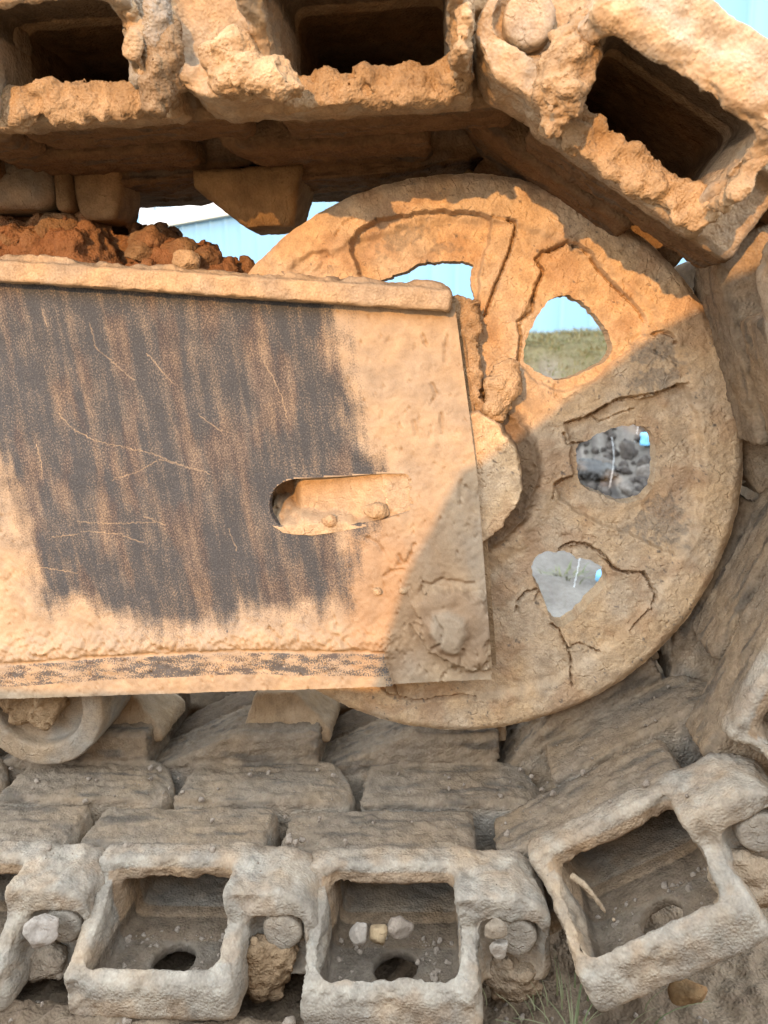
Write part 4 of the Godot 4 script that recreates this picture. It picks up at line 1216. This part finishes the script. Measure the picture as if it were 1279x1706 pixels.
func make_surroundings() -> void:
	var leaf := StandardMaterial3D.new()
	leaf.resource_name = "grass blade"
	leaf.vertex_color_use_as_albedo = true
	leaf.roughness = 0.7
	var g := put("grass_tuft", tuft(70, 0.055, 0.9, 5, 0.0014), leaf)
	g.position = Vector3(0.148, -0.615, 0.325)
	tag(g, "small dusty grass tuft on the soil below the tilted track shoe", "grass")
	# grass on the rising ground behind: nobody could count it
	var rng := RandomNumberGenerator.new()
	rng.seed = 8
	var mm := MultiMesh.new()
	mm.transform_format = MultiMesh.TRANSFORM_3D
	mm.mesh = tuft(9, 0.055, 0.9, 3, 0.005)
	mm.instance_count = 2600
	for k in 2600:
		var x := rng.randf_range(-3.0, 3.5)
		var s := rng.randf_range(0.1, 1.25) * rng.randf_range(0.6, 1.0)
		var q := WALL_A + WALL_DIR * ((x + 3.16) / WALL_DIR.x) + Vector2(-WALL_DIR.y, WALL_DIR.x) * s
		var sc := rng.randf_range(0.5, 1.15)
		mm.set_instance_transform(k, Transform3D(Basis(Vector3.UP, rng.randf() * TAU).scaled(Vector3.ONE * sc), Vector3(q.x, ground_height(q.x, q.y) - 0.005, q.y)))
	var mi := MultiMeshInstance3D.new()
	mi.name = "bank_grass"
	mi.multimesh = mm
	mi.material_override = leaf
	add_child(mi)
	tag(mi, "dry green grass growing on the slope before the blue building", "grass", "", "stuff")
	# rubble on the ground seen through the wheel's holes
	var stones := PackedVector3Array()
	var shared := [rock(Vector3(0.10, 0.07, 0.08), 1.3, 0.016, Color(0.15, 0.135, 0.12), Color(0.2, 0.18, 0.16), M.dust), rock(Vector3(0.08, 0.06, 0.09), 4.3, 0.016, Color(0.085, 0.076, 0.07), Color(0.13, 0.115, 0.10), M.dust)]
	var big_ones := [[Vector3(0.7849, -0.3843, -3.2000), 0.75, "roundest pale stone in the rubble, above the concrete block"], [Vector3(0.9306, -0.4104, -3.2000), 0.8, "dark stone in the middle of the rubble, right of the white string"], [Vector3(1.0015, -0.5094, -3.0000), 0.7, "pale stone in the rubble at the lower right of the middle hole"], [Vector3(0.9961, -0.4450, -3.1000), 0.55, "small dark stone in the rubble below the blue scrap"], [Vector3(0.8768, -0.5714, -2.9000), 0.6, "pale stone at the very bottom of the middle hole"]]
	for k in big_ones.size():
		var at: Vector3 = big_ones[k][0]
		var o := put("rubble_stone", shared[k % 2], M.dust)
		o.position = Vector3(at.x, ground_height(at.x, at.z) + 0.02, at.z)
		o.rotation = Vector3(k, k * 2.0, k * 0.7)
		o.scale = Vector3.ONE * float(big_ones[k][1])
		tag(o, big_ones[k][2], "stone", "rubble stones behind the wheel")
	var mm3 := MultiMesh.new()
	mm3.transform_format = MultiMesh.TRANSFORM_3D
	mm3.mesh = shared[1]
	mm3.instance_count = 220
	for k in 220:
		var x := rng.randf_range(0.4, 1.4)
		var z := rng.randf_range(-3.7, -2.6)
		var sc := rng.randf_range(0.12, 0.5)
		mm3.set_instance_transform(k, Transform3D(Basis.from_euler(Vector3(rng.randf() * 6, rng.randf() * 6, rng.randf() * 6)).scaled(Vector3.ONE * sc), Vector3(x, ground_height(x, z) + 0.01, z)))
	var mi3 := MultiMeshInstance3D.new()
	mi3.name = "rubble"
	mi3.multimesh = mm3
	mi3.material_override = M.dust
	add_child(mi3)
	tag(mi3, "dark broken rubble covering the slope behind the wheel", "rubble", "", "stuff")
	var conc := put("concrete_block", rock(Vector3(0.15, 0.05, 0.11), 6.1, 0.014, Color(0.10, 0.10, 0.10), Color(0.14, 0.14, 0.135), M.dust), M.dust)
	conc.position = Vector3(0.77, ground_height(0.77, -3.14) + 0.04, -3.14)
	conc.rotation = Vector3(0.25, 0.5, -0.12)
	tag(conc, "flat broken grey concrete block lying in the rubble behind the wheel", "concrete block")
	for b in [[Vector3(1.05, 0, -3.26), Vector3(0.06, 0.035, 0.02), "light blue plastic scrap on the rubble at the far slope"], [Vector3(0.52, 0, -1.52), Vector3(0.06, 0.016, 0.015), "light blue plastic strip on pale ground seen through the lower hole"]]:
		var at: Vector3 = b[0]
		var o := put("plastic_scrap", crumpled(b[1]), plain("blue plastic", Color(0.20, 0.50, 0.75), 0.4))
		o.position = Vector3(at.x, ground_height(at.x, at.z) + 0.03, at.z)
		o.rotation.y = 0.9
		tag(o, b[2], "plastic scrap")
	for b in [[Vector3(0.80, 0, -2.98), 0.26, "thin white string hanging across the concrete block in the rubble"], [Vector3(1.00, 0, -3.34), 0.26, "thin white string lying up the rubble slope, farther off"], [Vector3(0.40, 0, -1.42), 0.10, "thin white string on the pale ground in the lower hole"]]:
		var at: Vector3 = b[0]
		var l: float = b[1]
		var r := net(func(p: Vector3) -> float: return Vector2(p.x - 0.03 * sin(p.y * 9.0), p.z + p.y * 0.5).length() - 0.0035, Vector3(-0.06, -0.02, -0.3), Vector3(0.06, l, 0.03), 0.005)
		var o := put("string", mesh_of(r[0], normals_of(r[0], r[1]), r[1]), plain("white string", Color(0.5, 0.5, 0.48), 0.8))
		o.position = Vector3(at.x, ground_height(at.x, at.z) + 0.01, at.z)
		tag(o, b[2], "string")
	var sh := put("shrub", tuft(40, 0.045, 0.9, 9, 0.004), leaf)
	sh.position = Vector3(0.37, ground_height(0.37, -1.55), -1.55)
	tag(sh, "tiny dark green plant on the pale ground in the lower hole", "plant")
	# near ground: an orange stone, a stalk, clods
	var st := put("stone", rock(Vector3(0.024, 0.012, 0.019), 2.2, 0.003, Color(0.26, 0.15, 0.07), Color(0.22, 0.14, 0.07), M.dust_fine), M.dust_fine)
	st.position = Vector3(0.292, -0.592, 0.27)
	tag(st, "orange brown stone on the soil at the lower right corner", "stone")
	var near := [rock(Vector3(0.014, 0.010, 0.012), 7.0, 0.0025, Color(0.24, 0.19, 0.14), Color(0.3, 0.25, 0.2), M.dust_fine), rock(Vector3(0.011, 0.009, 0.013), 5.0, 0.0022, Color(0.2, 0.155, 0.11), Color(0.28, 0.22, 0.16), M.dust_fine)]
	var mm2 := MultiMesh.new()
	mm2.transform_format = MultiMesh.TRANSFORM_3D
	mm2.mesh = near[0]
	mm2.instance_count = 1500
	var homes := [[Vector2(-0.362, -0.484), 3.0], [Vector2(-0.076, -0.474), 4.0], [Vector2(0.190, -0.3995), 32.3], [Vector2(-0.648, -0.495), 3.0]]
	for k in range(420, 1500):
		var home: Array = homes[k % 4]
		var mid: Vector2 = home[0]
		var rot := Basis(Vector3(0, 0, 1), deg_to_rad(home[1]))
		var cx := pow(rng.randf(), 0.45) * (1.0 if rng.randf() < 0.6 else -1.0)
		var l := Vector3(0.003 + cx * 0.074, -0.111, lerpf(0.225, 0.33, pow(rng.randf(), 1.7) if rng.randf() < 0.7 else 1.0))
		if k % 3 == 0:
			l = Vector3(rng.randf_range(-0.13, 0.2), 0.003, rng.randf_range(0.0, 0.27))
			if l.z > 0.21 and l.x < 0.1:
				l.y = -0.110
		if Vector2(l.x - 0.004, l.z - 0.272).length() < 0.03:
			l.x += 0.05
		var sz := 0.08 + 0.40 * pow(rng.randf(), 6.0)
		mm2.set_instance_transform(k, Transform3D(Basis.from_euler(Vector3(rng.randf() * 6, rng.randf() * 6, rng.randf() * 6)).scaled(Vector3.ONE * sz), Vector3(mid.x, mid.y, 0) + rot * l))
	for k in 420:
		var x := rng.randf_range(-0.75, 0.6)
		var z := rng.randf_range(0.22, 0.6)
		var sc := rng.randf_range(0.12, 0.5) * (2.2 if rng.randf() < 0.06 else 1.0)
		mm2.set_instance_transform(k, Transform3D(Basis.from_euler(Vector3(rng.randf() * 6, rng.randf() * 6, rng.randf() * 6)).scaled(Vector3.ONE * sc), Vector3(x, ground_height(x, z) + 0.004, z)))
	var mi2 := MultiMeshInstance3D.new()
	mi2.name = "loose_crumbs"
	mi2.multimesh = mm2
	mi2.material_override = M.dust_fine
	add_child(mi2)
	tag(mi2, "loose soil crumbs scattered over the ground by the track", "soil crumbs", "", "stuff")


func crumpled(r: Vector3) -> ArrayMesh:
	return muddy(func(p: Vector3) -> float: return box(p, Vector3.ZERO, r, 0.005) + 0.012 * n_lo.get_noise_3dv(p * 3.0), -r * 1.3, r * 1.3, minf(r.y, r.z) * 0.4, 0.0, Color.WHITE, Color.WHITE)


func make_shade_mound() -> void:
	# unseen stand-in for the photographer, shaped to shade lower track, wheel and plate
	var zc := 1.75
	var prof := [Vector2(-4.0, -0.36), Vector2(-1.2, -0.335), Vector2(-0.10, -0.33), Vector2(-0.075, -0.29), Vector2(-0.055, -0.17), Vector2(0.03, 0.0), Vector2(0.075, 0.03), Vector2(0.16, 0.11), Vector2(0.30, 0.215), Vector2(0.42, 0.27), Vector2(0.8, 0.30), Vector2(2.5, 0.2), Vector2(4.0, -0.2)]
	var v := PackedVector3Array()
	var col := PackedColorArray()
	var idx := PackedInt32Array()
	var nx := 300
	var nz := 40
	for j in nz:
		for i in nx:
			var x := -3.2 + 6.0 * i / (nx - 1)
			if absf(x) < 1.0:
				pass
			var s := (j / float(nz - 1)) * 2.0 - 1.0
			var xw := x + SUN.x * zc
			var top := -0.4
			for k in prof.size() - 1:
				if xw >= prof[k].x and xw < prof[k + 1].x:
					top = lerpf(prof[k].y, prof[k + 1].y, (xw - prof[k].x) / (prof[k + 1].x - prof[k].x))
			top += -SUN.y * zc
			var hgt := top + 0.63
			var y := -0.63 + hgt * (1.0 - pow(absf(s), 1.3))
			var p := Vector3(x, y, zc + s * (0.12 + 0.42 * hgt))
			p += Vector3(0, 1, 0) * 0.02 * n_mid.get_noise_3dv(p * 0.6) * (1.0 if absf(s) > 0.06 else 0.2)
			v.append(p)
			col.append(dust(p, REDDISH, TAN))
	for j in nz - 1:
		for i in nx - 1:
			var k := i + j * nx
			idx.append_array([k, k + 1, k + nx, k + 1, k + nx + 1, k + nx])
	var o := put("unseen_shade_mound", mesh_of(v, normals_of(v, idx), idx, col), M.mud)
	tag(o, "unseen red brown mound behind the viewer, shaped to cast shade on track and wheel", "soil bank")


const SUN := Vector3(0.22, -0.232, -1.0)

func _ready() -> void:
	var cam := Camera3D.new()
	cam.name = "camera"
	cam.transform = Transform3D(Basis(Vector3(0.99546, -0.01047, -0.09465), Vector3(-0.0093, 0.97849, -0.20607), Vector3(0.09477, 0.20601, 0.97395)), Vector3(0.008, 0.173, 1.093))
	cam.fov = 67.195
	cam.near = 0.05
	cam.far = 200.0
	add_child(cam)
	cam.current = true
	var lens := CameraAttributesPhysical.new()
	lens.frustum_focal_length = 18.061
	lens.frustum_focus_distance = 1.0
	lens.frustum_near = 0.05
	lens.frustum_far = 200.0
	lens.exposure_aperture = 4.5
	cam.attributes = lens
	var env := Environment.new()
	env.background_mode = Environment.BG_SKY
	var sky := Sky.new()
	var sm := ProceduralSkyMaterial.new()
	sm.sky_top_color = Color(0.84, 0.89, 0.95)
	sm.sky_horizon_color = Color(1.0, 0.98, 0.95)
	sm.ground_horizon_color = Color(0.80, 0.72, 0.62)
	sm.ground_bottom_color = Color(0.60, 0.50, 0.40)
	sm.sky_curve = 0.15
	sm.sky_energy_multiplier = 2.1
	sky.sky_material = sm
	env.sky = sky
	env.tonemap_mode = Environment.TONE_MAPPER_LINEAR
	env.tonemap_exposure = 1.0
	env.sdfgi_enabled = true
	env.ssao_enabled = true
	env.ssil_enabled = true
	var we := WorldEnvironment.new()
	we.name = "world_environment"
	we.environment = env
	add_child(we)
	var sun := DirectionalLight3D.new()
	sun.name = "sun"
	sun.light_color = Color(1.0, 0.765, 0.50)
	sun.light_energy = 1.38
	sun.light_angular_distance = 0.5
	sun.shadow_enabled = true
	sun.basis = Basis.looking_at(SUN.normalized(), Vector3.UP)
	add_child(sun)
	make_materials()
	make_ground()
	make_building()
	make_shade_mound()
	make_track()
	make_wheel()
	make_frame()
	make_roller()
	make_carrier()
	make_clods()
	make_small_things()
	make_surroundings()
